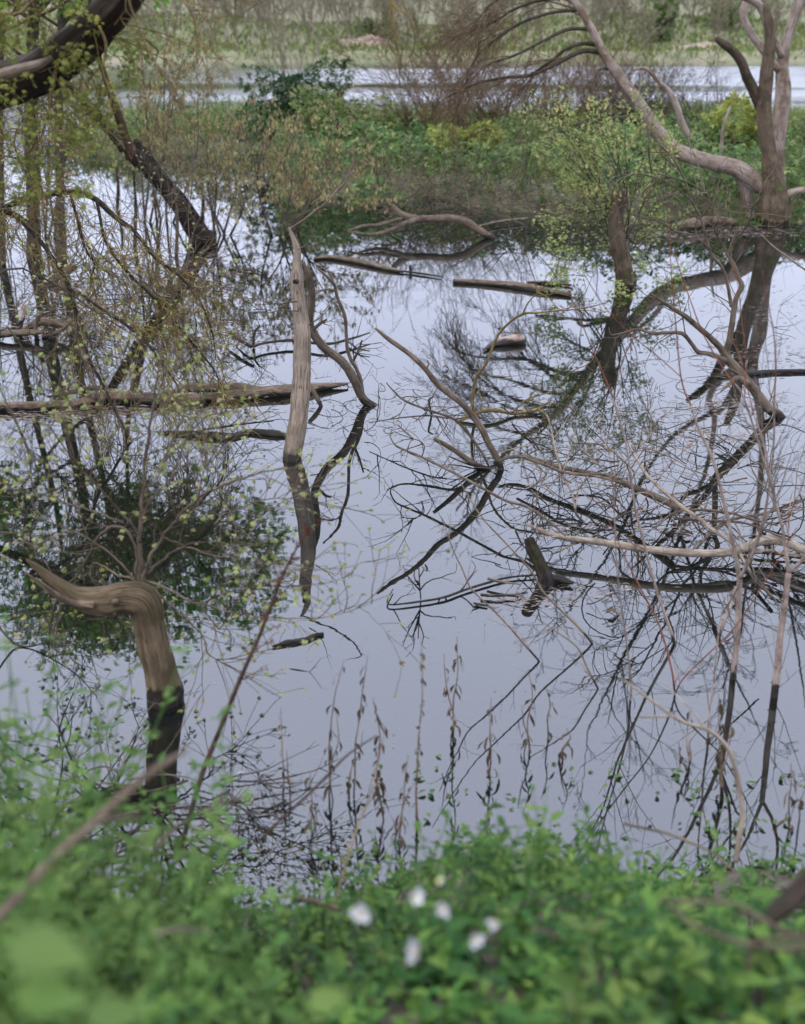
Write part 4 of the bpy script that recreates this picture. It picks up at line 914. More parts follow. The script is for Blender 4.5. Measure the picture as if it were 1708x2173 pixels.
stick('brush_branch', 'branch rising out of the right edge of the brush pile', [
    stroke([(1470, 1170, 10), (1520, 1120, 10), (1560, 1100, 10), (1620, 1090, 9), (1708, 1060, 8), (1760, 1040, 6)], z=(.05, .25), n=36), stroke([(1640, 1270, 12), (1600, 1215, 10), (1690, 1250, 14), (1760, 1275, 14)], z=.04, n=26),
    stroke([(1430, 1100, 8), (1500, 1105, 8), (1580, 1110, 7), (1660, 1140, 6)], z=.16, n=24), stroke([(1390, 1120, 6), (1440, 1085, 7), (1530, 1085, 7), (1590, 1100, 6), (1650, 1115, 5)], z=.2, n=24)], M['branch'], 'branch', k=8, rough=.08, twigs=12, tl=.45)
stick('brush_branch', 'thin upright curving branch in the middle of the brush pile', [
    stroke([(1242, 1140, 5), (1240, 1110, 6), (1222, 1090, 6), (1215, 1050, 6), (1195, 1010, 6), (1180, 960, 6), (1167, 900, 5), (1160, 880, 4)], 7.6, 8.8, n=40)], M['palebranch'], 'branch', k=7, rough=.1, twigs=10, tl=.3)
WS = .9
stick('snag_stub', 'dark broken stub standing in the water below the pale log', [
    stroke([(1160, 1240, 36), (1152, 1215, 34), (1140, 1185, 30), (1128, 1160, 28), (1122, 1142, 22)], gy(1238), gy(1238) + .1, n=26, sink=.2),
    stroke([(1150, 1232, 20), (1180, 1228, 22), (1205, 1234, 14), (1216, 1238, 6)], z=.02, n=16)], M['dark'], 'stump', k=14, rough=.12)
stick('floating_stick', 'broken pale pieces of stick floating left of the dark stub', [stroke([(1020, 1262, 7), (1050, 1264, 8), (1085, 1262, 5), (1120, 1258, 3)], z=.02, n=14), stroke([(1035, 1228, 6), (1060, 1234, 7), (1105, 1240, 3)], z=.04, n=12)], M['log'])
stick('floating_stick', 'short forked dark twig floating left of the dark stub', [stroke([(1005, 1280, 5), (1020, 1283, 6), (1034, 1285, 5)], z=.01, n=8), stroke([(1015, 1284, 4), (1002, 1288, 3)], z=.01, n=5)], M['darktwig'])
stick('thin_water_branch', 'long thin curved twig lying on open water toward the dark stub', [
    stroke([(834, 1250, 3), (822, 1275, 3.5), (830, 1283, 4), (880, 1278, 5), (940, 1268, 6), (985, 1252, 6), (1030, 1238, 6), (1080, 1225, 5), (1140, 1220, 4)], z=.015, n=46), stroke([(893, 1272, 3), (890, 1235, 3), (888, 1190, 2)], gy(1274), n=12)], M['darktwig'], k=6, rough=.08, twigs=6, tl=.2)
WS = .6
stick('forked_branch', 'bare angular dead branch leaning up left at the right side', [
    stroke([(1656, 888, 38), (1630, 866, 36), (1602, 830, 34), (1570, 792, 33), (1545, 762, 32), (1541, 745, 27), (1547, 725, 23), (1553, 690, 21), (1557, 660, 20), (1563, 630, 18), (1574, 607, 20), (1566, 588, 15), (1558, 566, 17), (1548, 545, 14), (1552, 520, 11), (1560, 498, 8), (1563, 484, 5)], gy(884), 10.0, n=84, sink=.3),
    stroke([(1545, 768, 26), (1526, 735, 23), (1487, 699, 20), (1454, 671, 18), (1431, 657, 14), (1403, 638, 11), (1378, 622, 5)], 10.1, 9.6, n=44),
    stroke([(1540, 765, 18), (1510, 752, 17), (1482, 747, 16), (1468, 730, 15), (1448, 708, 14), (1415, 706, 12), (1384, 707, 11), (1353, 699, 9), (1325, 706, 7), (1297, 710, 4), (1292, 695, 3)], 10.0, 9.7, n=50),
    stroke([(1552, 650, 14), (1543, 600, 12), (1532, 568, 11), (1510, 540, 11), (1500, 512, 10), (1487, 462, 9), (1468, 426, 8), (1454, 386, 7), (1437, 350, 6), (1415, 322, 5), (1395, 302, 3)], 10.0, 9.6, n=56),
    stroke([(1487, 462, 7), (1502, 440, 7), (1506, 425, 6), (1494, 405, 5), (1440, 380, 4), (1370, 365, 3)], 9.8, 9.5, n=26),
    stroke([(1510, 530, 7), (1470, 500, 6), (1430, 490, 6), (1400, 470, 5), (1340, 455, 4), (1310, 440, 3)], 9.8, 9.4, n=26),
    stroke([(1556, 520, 6), (1590, 470, 6), (1597, 440, 5), (1612, 420, 4)], 10.0, 9.7, n=16),
    stroke([(1468, 426, 5), (1420, 390, 5), (1360, 370, 4), (1300, 375, 3)], 9.7, 9.4, n=20),
    stroke([(1590, 815, 22), (1565, 802, 20), (1548, 815, 14), (1530, 830, 6)], 10.1, 10.0, n=14),
    stroke([(1546, 545, 6), (1525, 505, 5), (1510, 470, 4), (1520, 450, 3)], 9.9, 9.8, n=12)], M['branch'], 'dead tree', k=13, rough=.05, twigs=9, tl=.38)
WS = 1.0
stick('edge_log', 'dark sunken log at the right edge behind the forked branch', [stroke([(1520, 800, 6), (1580, 795, 12), (1640, 790, 12), (1720, 788, 10)], z=.01, n=20)], M['dark'], 'log')
stick('white_twig', 'thin white twig slanting in at the right edge', [stroke([(1615, 498, 2.5), (1640, 522, 3.5), (1670, 545, 4), (1712, 575, 4)], 8.0, 8.2, n=14)], M['palebranch'], 'twig')
# curled twigs everywhere in the pile
def arcs(name, label, n, xr, yr, zr, mat, L, seed, r=.0045, curl=.25):
    global rng
    rng = random.Random(seed); segs = []
    for _ in range(n):
        p = np.array(atz(rng.uniform(*xr), rng.uniform(*yr), 0)); p[2] = rng.uniform(*zr)
        d = unit(np.array([rng.gauss(0, 1), rng.gauss(0, .6), rng.gauss(0, .3)])); ax = unit(np.array([rng.gauss(0, .5), rng.gauss(0, .5), rng.gauss(0, 1)]))
        l = L * rng.uniform(.3, 1.1); nn = 12; c = rng.gauss(0, curl); pts = [p]; q = p
        for i in range(nn - 1):
            d = unit(d + np.cross(ax, d) * c + np.array([rng.gauss(0, .07) for _ in range(3)])); q = q + d * l / nn; q[2] = max(q[2], -.01); pts.append(q.copy())
        r_ = r * rng.uniform(.5, 1.4); A = np.array(pts); segs.append((A, np.linspace(r_, r_ * .4, nn), 0))
        for _k in range(rng.randint(0, 4)):
            a, t_ = along(A, rng.random()); dd = unit(t_ + rnd_perp(t_) * 1.2); bl = l * rng.uniform(.08, .3); segs.append((np.array([a, a + dd * bl * .5 + [0, 0, .01], a + dd * bl + [0, 0, .03]]), np.array([r_ * .5, r_ * .4, r_ * .3]), 1))
    mb = MB(); seg_tubes(mb, segs, (5, 3)); o = mb.build(name, mat, kind='stuff'); o['label'] = label
arcs('brush_pile_twigs', 'tangled curling thin twigs of the right brush pile', 75, (1070, 1708), (920, 1180), (.0, .28), M['twig'], .8, 121)
arcs('brush_pile_twigs', 'bleached grey twigs of the right brush pile', 45, (1100, 1708), (960, 1190), (.02, .3), M['palebranch'], .7, 122)
arcs('water_twigs', 'thin dark twigs poking from the water around the bent stem', 60, (640, 1180), (800, 930), (.0, .08), M['darktwig'], .45, 123, .003)
arcs('water_twigs', 'dark twig litter floating behind the drooping branches', 130, (0, 560), (540, 760), (.0, .12), M['darktwig'], .8, 124, .004)
arcs('water_twigs', 'thin dark twigs floating on the right pond', 70, (1250, 1708), (640, 950), (.0, .06), M['darktwig'], .6, 125, .003)
arcs('water_twigs', 'sparse dark twigs on the water in front of the pale log', 26, (1000, 1708), (1180, 1330), (.0, .05), M['darktwig'], .45, 126, .0028)
shore_twigs('water_stems', 'thin dead stems standing in the shallow left pond', 60, (0, 480), (380, 640), (0, .05), M['branch'], .9, 127)

rng = random.Random(128); segs = []
P = dict(max=2, kids=[5, 3], ratio=.55, ang=40, wob=.12, trop=[.0, -.02, -.04], n=[10, 6, 5], tip=.35, t0=.2)
for _ in range(36):
    p = np.array(atz(rng.uniform(-20, 430), rng.uniform(520, 700), -.05)); grow(segs, p, unit(np.array([rng.gauss(0, .35), rng.gauss(0, .3), 1])), rng.uniform(.9, 2.3), .008, 0, P)
mb = MB(); seg_tubes(mb, [(p, np.maximum(r, .0022), l) for p, r, l in segs], (4, 3, 3)); th = mb.build('flooded_thicket', M['branch'], kind='stuff'); th['label'] = 'thicket of thin grey twigs standing in the flooded left pond'
pos, ax = twig_leaves(segs, 1, (1, 2), .02); k = nrs.rand(len(pos)) < .6
mb = MB(); mb.leaves(COMP, pos[k], ax[k], nrs.normal(0, .5, (k.sum(), 3)) + [0, 0, 1], nrs.uniform(.02, .045, k.sum())); mb.build('buds', M['maple'], th, kind='stuff')
# floating debris flecks
def debris(label, n, patches, size, seed):
    rs = np.random.RandomState(seed); P_ = []; 
    for (x, y, sx, sy, wgt) in patches:
        k = int(n * wgt); xy = np.stack([rs.normal(x, sx, k), rs.normal(y, sy, k)], -1)
        P_ += [atz(a, max(b, 300), .004 + rs.rand() * .004) for a, b in xy]
    P_ = np.array(P_); m = len(P_)
    ang = rs.normal(0, .5, m); ax = np.stack([np.cos(ang), np.sin(ang), rs.normal(0, .06, m)], -1)
    tpl = (SIMPLE[0] * [.35, 1, .3], SIMPLE[1])
    mb = MB(); mb.leaves(tpl, P_, ax, rs.normal(0, .12, (m, 3)) + [0, 0, 1], size * (.3 + rs.rand(m) ** 2 * 1.2))
    o = mb.build('floating_debris', M['debris'], kind='stuff'); o['label'] = label
debris('grey raft of floating bark flecks on the left pond', 2600, [(120, 640, 120, 25, .35), (330, 600, 60, 14, .2), (60, 690, 80, 14, .15), (470, 720, 70, 14, .1), (400, 560, 90, 20, .2)], .09, 1)
debris('floating bits of bark below the long left log', 700, [(90, 882, 70, 8, .4), (240, 872, 90, 8, .3), (420, 870, 110, 8, .3)], .07, 2)
debris('floating leaf litter around the bent dead stem', 420, [(780, 880, 50, 20, .4), (690, 935, 40, 10, .3), (860, 850, 60, 25, .3)], .035, 3)
debris('floating flecks around the dark stub', 420, [(1110, 1275, 50, 12, .5), (1180, 1255, 60, 12, .3), (1290, 1250, 50, 15, .2)], .04, 4)
debris('pale floating litter on the right pond', 1500, [(1560, 860, 70, 12, .25), (1620, 760, 70, 18, .2), (1620, 660, 60, 25, .15), (1500, 930, 90, 14, .15), (1350, 870, 110, 14, .1), (1350, 530, 150, 14, .15)], .06, 5)
debris('floating litter within the brush pile water', 700, [(1230, 1010, 90, 20, .4), (1420, 1120, 120, 20, .4), (1200, 1120, 60, 10, .2)], .04, 6)
debris('mud and litter floating at the foot of the big right tree', 900, [(1560, 490, 80, 8, .6), (1400, 500, 90, 8, .4)], .12, 7)
debris('tiny flecks of pollen and bud scales drifting on the open pond', 1500, [(800, 700, 300, 120, .4), (900, 1150, 260, 180, .4), (1300, 1350, 250, 150, .2)], .014, 9)
debris('scattered leaf bits near the left bank', 500, [(420, 1730, 90, 30, .5), (560, 1690, 60, 25, .3), (150, 1720, 80, 30, .2)], .03, 8)
rng = random.Random(131)
def dead_leaf(label, x, y, s_, rot):
    p = atz(x, y, .012); mb = MB(); tv = OVATE[0].copy(); tv[:, 2] += .25 * tv[:, 0] ** 2 * 4 + .15 * np.sin(tv[:, 1] * 5)
    mb.leaves((tv, OVATE[1]), [p], [(math.cos(rot), math.sin(rot) * .6, .08)], [(0, -.2, 1)], [s_]); tag(mb.build('floating_leaf', M['dryleaf']), label, 'leaf')
dead_leaf('curled brown leaf floating alone right of the dark stub', 1285, 1302, .09, .2)
dead_leaf('dry leaf floating between brush pile and pale log', 1468, 1136, .09, 2.9)
dead_leaf('small brown leaf floating in the open upper water', 940, 782, .08, .9)

# ------------------------------------------------------------------ front snag with its maple sapling
sb = atz(352, 1486); Yn = sb[1]
t = thing('bent_snag', 'thick broken snag bent into a beak standing in water at lower left', 'tree stump', sb)
V_ = stroke([(352, 1492, 76), (350, 1470, 76), (342, 1430, 69), (332, 1390, 66), (322, 1345, 64), (316, 1312, 66), (310, 1288, 74), (296, 1270, 80), (266, 1268, 68), (232, 1275, 66), (190, 1274, 58), (160, 1266, 48), (135, 1250, 36), (112, 1232, 26), (88, 1212, 19), (70, 1198, 12), (55, 1187, 4)], Yn, Yn - .05, n=100, sink=.35)
mb = MB(); mb.tubes([V_], 48, .075, groove=.085); snk = mb.build('trunk', M['snag'], t)
mb = MB(); mb.tubes([stroke([(250, 1292, 30), (200, 1292, 26), (160, 1282, 20), (120, 1262, 14), (85, 1240, 9), (52, 1212, 3)], Yn - .06, Yn - .02, n=30)], 12, .1); mb.build('splinter', M['log'], snk); mb = MB()
mb.tubes([stroke([(200, 1285, 16), (150, 1278, 14), (105, 1250, 8), (75, 1226, 3)], Yn - .12, Yn - .1, n=22)], 9, .15); mb.build('splinter', M['log'], snk)
mb = MB(); mb.tubes([stroke([(306, 1275, 46), (304, 1255, 40), (300, 1240, 30), (298, 1228, 14)], Yn, Yn + .02, n=12)], 22, .12, groove=.12); mb.build('stub', M['snag'], snk)
mb = MB(); mb.tubes([stroke([(246, 1278, 22), (245, 1278, 17), (244, 1278, 6)], Yn - .055, Yn - .15, n=6)], 12, .12); mb.build('knot', M['snag'], snk)
sp = thing('maple_sapling', 'multi stemmed maple sapling with tiny yellow green leaves on the bent snag', 'sapling', at(300, 1250, Yn))
stems = [[(298, 1262, 20), (300, 1215, 16), (296, 1160, 11), (300, 1080, 10), (308, 980, 9), (322, 880, 7), (334, 800, 5), (350, 700, 3), (362, 640, 2)],
 [(304, 1250, 14), (312, 1200, 10), (345, 1140, 8), (400, 1075, 7), (450, 1040, 6), (530, 1010, 5), (610, 990, 3)],
 [(299, 1100, 8), (315, 1070, 7), (338, 1040, 6), (365, 1010, 5), (400, 920, 4), (430, 860, 2.5)],
 [(297, 1150, 8), (285, 1120, 7), (258, 1090, 6), (215, 1040, 5), (160, 980, 4), (100, 900, 3)],
 [(290, 1225, 11), (288, 1165, 9), (272, 1130, 8), (240, 1118, 8), (212, 1135, 8), (190, 1175, 8), (168, 1215, 7), (130, 1262, 7), (110, 1305, 6), (104, 1348, 3)],
 [(306, 1235, 8), (350, 1245, 7), (390, 1270, 6), (440, 1285, 5), (520, 1305, 4), (620, 1312, 3), (700, 1308, 2), (790, 1280, 1.5)],
 [(304, 1225, 8), (370, 1170, 6), (430, 1150, 5), (500, 1160, 4), (560, 1190, 3), (640, 1200, 2)],
 [(290, 1235, 8), (240, 1180, 6), (180, 1140, 5), (110, 1110, 4), (40, 1090, 3), (-20, 1080, 2)],
 [(292, 1230, 8), (250, 1220, 6), (205, 1195, 5), (190, 1215, 5), (205, 1245, 4), (240, 1290, 3), (280, 1350, 2)],
 [(302, 1050, 6), (318, 1030, 5), (335, 1010, 5), (345, 980, 4), (380, 900, 3)],
 [(310, 1240, 7), (380, 1300, 5), (430, 1350, 4), (445, 1390, 3), (500, 1420, 2)],
 [(303, 1030, 6), (285, 1000, 5), (262, 970, 4), (230, 930, 3), (210, 860, 2)],
 [(262, 1110, 6), (200, 1085, 5), (110, 1050, 4), (60, 950, 3), (30, 880, 2)],
 [(400, 1075, 5), (430, 1085, 4), (480, 1090, 4), (560, 1060, 3), (660, 1060, 2)],
 [(345, 1140, 6), (410, 1165, 5), (480, 1180, 4), (500, 1120, 3), (470, 1050, 2)],
 [(390, 1270, 5), (420, 1280, 4), (460, 1330, 4), (470, 1330, 3), (520, 1260, 2), (580, 1230, 2)],
 [(400, 1075, 5), (415, 1060, 4), (428, 1020, 4), (440, 960, 3), (430, 900, 2)]]
rng = random.Random(141)
SL = []
for i, s_ in enumerate(stems):
    WS = .8; SL.append(stroke(s_, Yn, Yn + rng.uniform(-.5, .5), n=44, wob=.5))
parts(SL, 'stem', M['branch'], sp, 8, .07)
segs = []; PS = dict(max=1, kids=[3], ratio=.6, ang=40, wob=.10, trop=[.03, .0], n=[8, 5], tip=.45, t0=.2)
for i, l in enumerate(SL): twigs_on(segs, l, 13, .34, .0024, PS, .25, 1)
mb = MB(); seg_tubes(mb, [(p, np.maximum(r, .0013), l) for p, r, l in segs], (4, 3)); mb.build('twigs', M['branch'], sp, kind='stuff')
pos, ax = [], []
for p, r, l in segs:
    for tt in ([1.0, 1.0, .97] if l else [1.0, 1.0, .97, .6]):
        q, a = along(p, min(.999, tt)); pos.append(q); ax.append(a + np.array([rng.gauss(0, .5), rng.gauss(0, .5), rng.gauss(-.3, .4)]))
for l in SL:
    for tt in np.linspace(.4, .99, 8):
        q, a = along(l[0], tt); pos.append(q); ax.append(a + np.array([rng.gauss(0, .8), rng.gauss(0, .8), rng.gauss(-.2, .4)]))
pos, ax = np.array(pos), unit(np.array(ax))
keep = nrs.rand(len(pos)) < .62; pos, ax = pos[keep], ax[keep]
order = nrs.permutation(len(pos)); big = order[:290]; rest = order[290:]
vm = []
for v in range(5):
    mb = MB(); tp = leaf_compound(tuple(a + nrs.normal(0, 9) for a in (-72, -36, 0, 38, 74)), .32 + .03 * v, (.6, .85, 1, .8, .65), .2 + .06 * v)
    mb.leaves(tp, [(0, 0, 0)], [(0, 1, 0)], [(0, 0, 1)], [1.0], np.array([v / 4.])); vm.append(mb.mesh('leaf', M['maple']))
for i in big:
    o = bpy.data.objects.new('leaf', vm[int(i) % 5]); col.objects.link(o); o.parent = sp
    y_ = Vector(ax[i]); nn = Vector((rng.gauss(0, .45), rng.gauss(-.2, .45), 1)); x_ = y_.cross(nn).normalized(); z_ = x_.cross(y_)
    s_ = rng.uniform(.016, .03); R_ = Matrix((x_, y_, z_)).transposed().to_4x4()
    o.matrix_parent_inverse = Matrix.Translation(sp.location).inverted()
    o.matrix_basis = Matrix.Translation(Vector(pos[i])) @ R_ @ Matrix.Diagonal((s_, s_, s_, 1))
mb = MB(); mb.leaves(COMP, pos[rest], ax[rest], nrs.normal(0, .45, (len(rest), 3)) + [0, -.2, 1], nrs.uniform(.014, .027, len(rest))); mb.build('foliage', M['maple'], sp, kind='stuff')

WS = 1.0
# sapling branches reaching over from the left edge
t = thing('edge_sapling', 'leafy twigs reaching in at the left edge above the bent snag', 'sapling', atz(-200, 1350))
Ye = gy(1350)
SL = [stroke(p, Ye, Ye + y1, n=36) for p, y1 in (([(-200, 1350, 10), (-80, 1000, 8), (0, 860, 6), (60, 960, 4), (70, 1040, 3), (120, 1120, 2)], .3), ([(-200, 1350, 9), (-120, 900, 7), (0, 700, 5), (60, 760, 4), (150, 860, 3), (240, 950, 2)], .5),
      ([(-190, 1350, 8), (-60, 1180, 6), (20, 1130, 4), (100, 1200, 3), (130, 1290, 2)], -.3), ([(-200, 1340, 8), (-120, 800, 6), (0, 580, 5), (110, 600, 4), (200, 660, 3), (330, 740, 2)], 1.0), ([(-190, 1350, 8), (-60, 1280, 5), (40, 1370, 4), (140, 1340, 3), (190, 1290, 2)], -.2))]
parts(SL, 'stem', M['twig'], t, 6, .07); mb = MB(); segs = []; rng = random.Random(151)
for l in SL: twigs_on(segs, l, 10, .28, .0022, PS, .3, 1)
seg_tubes(mb, [(p, np.maximum(r, .0009), l) for p, r, l in segs], (4, 3)); mb.build('twigs', M['twig'], t, kind='stuff')
pos, ax = twig_leaves(segs, 2, (0, 1), .01)
mb = MB(); mb.leaves(COMP, pos, ax, nrs.normal(0, .45, pos.shape) + [0, -.2, 1], nrs.uniform(.017, .03, len(pos))); mb.build('foliage', M['fresh'], t, kind='stuff')
#PART4
# ------------------------------------------------------------------ slim grey saplings at the right with red shoots
def sapling(name, label, trunk, red, seed, twn=10, group='slim grey saplings at the right', catn='sapling', mat='sapling', rtl=.35):
    global rng
    rng = random.Random(seed); b = trunk[0][0][1]
    t = thing(name, label, catn, (float(b[0]), float(b[1]), 0.0), group)
    for i, s_ in enumerate(trunk):
        mb = MB(); mb.tubes([s_], 9, .04); mb.build('stem' if i == 0 else 'branch', M[mat], t)
    for s_ in red:
        mb = MB(); mb.tubes([s_], 6, .04, cap=False); mb.build('shoot', M['red'], t)
    segs = []; P = dict(max=1, kids=[2], ratio=.6, ang=36, wob=.07, trop=[.02, .0], n=[8, 5], tip=.5)
    for s_ in trunk: twigs_on(segs, s_, twn, rtl, .0022, P, .3, 1)
    for s_ in red: twigs_on(segs, s_, 3, rtl * .7, .0014, P, .1, .9)
    mb = MB(); seg_tubes(mb, [(p, np.maximum(r, .0009), l) for p, r, l in segs], (4, 3)); mb.build('twigs', M['sapling' if seed == 202 else 'twig'], t, kind='stuff')
    # bud scars along the stem
    mb = MB()
    for s_ in trunk:
        for _ in range(12):
            tt = rng.uniform(.1, 1); q, a = along(s_[0], tt); r_ = s_[1][int(tt * (len(s_[1]) - 1))]; d = rnd_perp(a)
            mb.tubes([(np.array([q + d * r_ * .7, q + d * r_ * 1.5 + [0, 0, .004]]), np.array([.004, .0015]))], 5)
    mb.build('buds', M['twig'], t, kind='stuff')
WS = .5; Ya = gy(1440)
sapling('slim_sapling', 'slim grey sapling with forked stem, left of the rightmost pair', [
    stroke([(1555, 1440, 27), (1563, 1361, 26), (1567, 1290, 25), (1569, 1235, 24), (1563, 1193, 19), (1555, 1151, 17), (1543, 1095, 16), (1535, 1061, 15), (1513, 976, 13), (1482, 909, 11), (1466, 860, 9)], Ya, Ya + .15, n=60, sink=.35),
    stroke([(1569, 1228, 17), (1594, 1182, 14), (1611, 1137, 13), (1627, 1067, 11), (1641, 954, 9), (1643, 850, 8)], Ya, Ya - .1, n=40),
    stroke([(1572, 1222, 12), (1600, 1160, 11), (1630, 1090, 10), (1644, 1066, 10), (1622, 982, 9), (1580, 848, 8), (1560, 815, 7)], Ya + .02, Ya + .25, n=40)],
    [stroke([(1466, 860, 8), (1454, 834, 7), (1445, 800, 6.5), (1440, 758, 6), (1436, 710, 6), (1429, 635, 5), (1423, 556, 4), (1419, 478, 3), (1416, 430, 2)], Ya + .15, Ya + .2, n=40),
     stroke([(1643, 850, 7), (1646, 772, 6), (1641, 702, 5), (1627, 632, 4), (1616, 573, 2.5)], Ya - .1, Ya - .15, n=26),
     stroke([(1560, 815, 6), (1546, 800, 6), (1496, 716, 5.5), (1468, 646, 5), (1437, 556, 4), (1431, 520, 3)], Ya + .25, Ya + .3, n=36),
     stroke([(1580, 848, 5), (1583, 760, 5), (1575, 690, 4.5), (1565, 600, 4), (1545, 540, 2.5)], Ya + .25, Ya + .2, n=26),
     stroke([(1445, 800, 4), (1400, 760, 4), (1345, 715, 4), (1290, 660, 3.5), (1250, 600, 3), (1225, 555, 2)], Ya + .15, Ya + .1, n=30)], 201)
Yb_ = gy(1478)
sapling('slim_sapling', 'slim grey sapling at the right edge with a high fork', [
    stroke([(1643, 1478, 33), (1650, 1417, 31), (1656, 1350, 29), (1663, 1300, 27), (1670, 1240, 25), (1673, 1216, 26)], Yb_, Yb_ + .05, n=36, sink=.35),
    stroke([(1674, 1218, 18), (1664, 1150, 14), (1661, 1123, 13), (1647, 1072, 12), (1634, 1010, 11), (1620, 940, 9), (1600, 880, 7)], Yb_ + .05, Yb_ + .1, n=36),
    stroke([(1676, 1214, 18), (1690, 1200, 17), (1708, 1180, 16), (1735, 1120, 14), (1750, 1000, 10)], Yb_ + .05, Yb_ - .1, n=26)],
    [stroke([(1600, 880, 5), (1585, 820, 4), (1570, 760, 4), (1545, 700, 3)], Yb_ + .1, Yb_ + .15, n=18), stroke([(1660, 1120, 4), (1690, 1060, 4), (1708, 1010, 3), (1720, 900, 3)], Yb_, Yb_ - .1, n=18)], 202)
sapling('thin_sapling', 'thin grey stem leaning left whose foot stands left of the slim saplings', [
    stroke([(1431, 1366, 15), (1420, 1330, 14), (1409, 1299, 13), (1387, 1232, 12), (1370, 1165, 11), (1350, 1089, 10), (1345, 1060, 9), (1328, 940, 8), (1300, 845, 7)], gy(1366), gy(1366) + .1, n=50, sink=.2)],
    [stroke([(1300, 845, 6), (1286, 808, 5.5), (1258, 744, 5), (1230, 674, 4), (1200, 600, 2.5)], gy(1366) + .1, gy(1366) + .2, n=26), stroke([(1300, 845, 4), (1310, 805, 4), (1330, 745, 3.5), (1362, 685, 2.5)], gy(1366) + .1, gy(1366), n=20),
     stroke([(1350, 1089, 4), (1410, 1000, 3.5), (1480, 930, 3), (1540, 880, 2)], gy(1366), gy(1366) - .1, n=20)], 203, 8)
sapling('thin_sapling', 'thin reddish stem standing alone left of the thin leaning stem', [
    stroke([(1336, 1506, 9), (1339, 1459, 8.5), (1331, 1375, 8), (1317, 1277, 7), (1308, 1193, 6), (1304, 1100, 5)], gy(1506), gy(1506), n=36, sink=.2)],
    [stroke([(1304, 1100, 4), (1300, 1020, 3.5), (1290, 950, 2.5), (1275, 900, 1.5)], gy(1506), gy(1506) + .05, n=18)], 204, 6)
sapling('thin_sapling', 'thin dark stem rising beside the withered weeds at right', [
    stroke([(1501, 1590, 10), (1505, 1520, 9), (1515, 1440, 8), (1525, 1340, 6), (1540, 1260, 5)], gy(1590), gy(1590) + .1, n=30, sink=.2)], [], 205, 5)
sapling('thin_sapling', 'short cut grey stem leaning right behind the forked slim sapling', [
    stroke([(1524, 1357, 15), (1535, 1325, 16), (1550, 1285, 17), (1562, 1245, 17)], gy(1357), gy(1357) + .15, n=18, sink=.15)], [], 206, 3)
WS = .85
def leaning(label, pts, seed, dY=0.0, mat='dry', tw=7):
    global rng
    rng = random.Random(seed); Y0 = gy(pts[0][1]); s_ = stroke(pts, Y0, Y0 + dY, n=40, sink=.08)
    t = thing('leaning_twig', label, 'twig', tuple(s_[0][1]), 'thin twigs leaning left out of the front water')
    mb = MB(); mb.tubes([s_], 6, .05, cap=False); mb.build('stem', M[mat], t)
    segs = []; twigs_on(segs, s_, tw, .14, .0016, dict(max=1, kids=[2], ratio=.6, ang=45, wob=.08, trop=[0, 0], n=[6, 4], tip=.5), .15, .95)
    mb = MB(); seg_tubes(mb, segs, (4, 3)); mb.build('twigs', M[mat], t, kind='stuff')
leaning('thin brown twig leaning left whose foot is nearest the picture centre', [(1144, 1404, 5.5), (1110, 1365, 5), (1079, 1328, 5), (1040, 1288, 4.5), (999, 1248, 4), (980, 1205, 3.5), (964, 1173, 3), (939, 1103, 2)], 211)
leaning('long thin brown twig leaning left below the dark stub', [(1257, 1366, 6), (1230, 1334, 6), (1204, 1308, 5.5), (1154, 1258, 5), (1124, 1208, 5), (1064, 1143, 4), (1019, 1093, 3.5), (975, 1020, 3), (925, 925, 2)], 212)
leaning('faint thin twig leaning left between the long twig and thin stems', [(1269, 1462, 5), (1245, 1415, 4.5), (1224, 1373, 4), (1180, 1340, 3.5), (1139, 1312, 2)], 213)
leaning('thin red twig crossing in front of the thin leaning stem', [(1432, 1478, 5), (1425, 1420, 5), (1400, 1330, 4), (1360, 1250, 4), (1330, 1190, 3), (1290, 1100, 2)], 214, .1, 'red')
leaning('thin twig bending toward the forked slim sapling', [(1430, 1480, 4), (1450, 1440, 4), (1500, 1390, 4), (1560, 1330, 3.5), (1620, 1240, 3), (1690, 1120, 2)], 215, .1, 'red')
leaning('thin leafless twig lying low across the water left of centre', [(620, 1420, 4), (700, 1440, 4), (780, 1470, 4), (830, 1510, 3), (870, 1580, 2)], 216, -.25, 'darktwig')

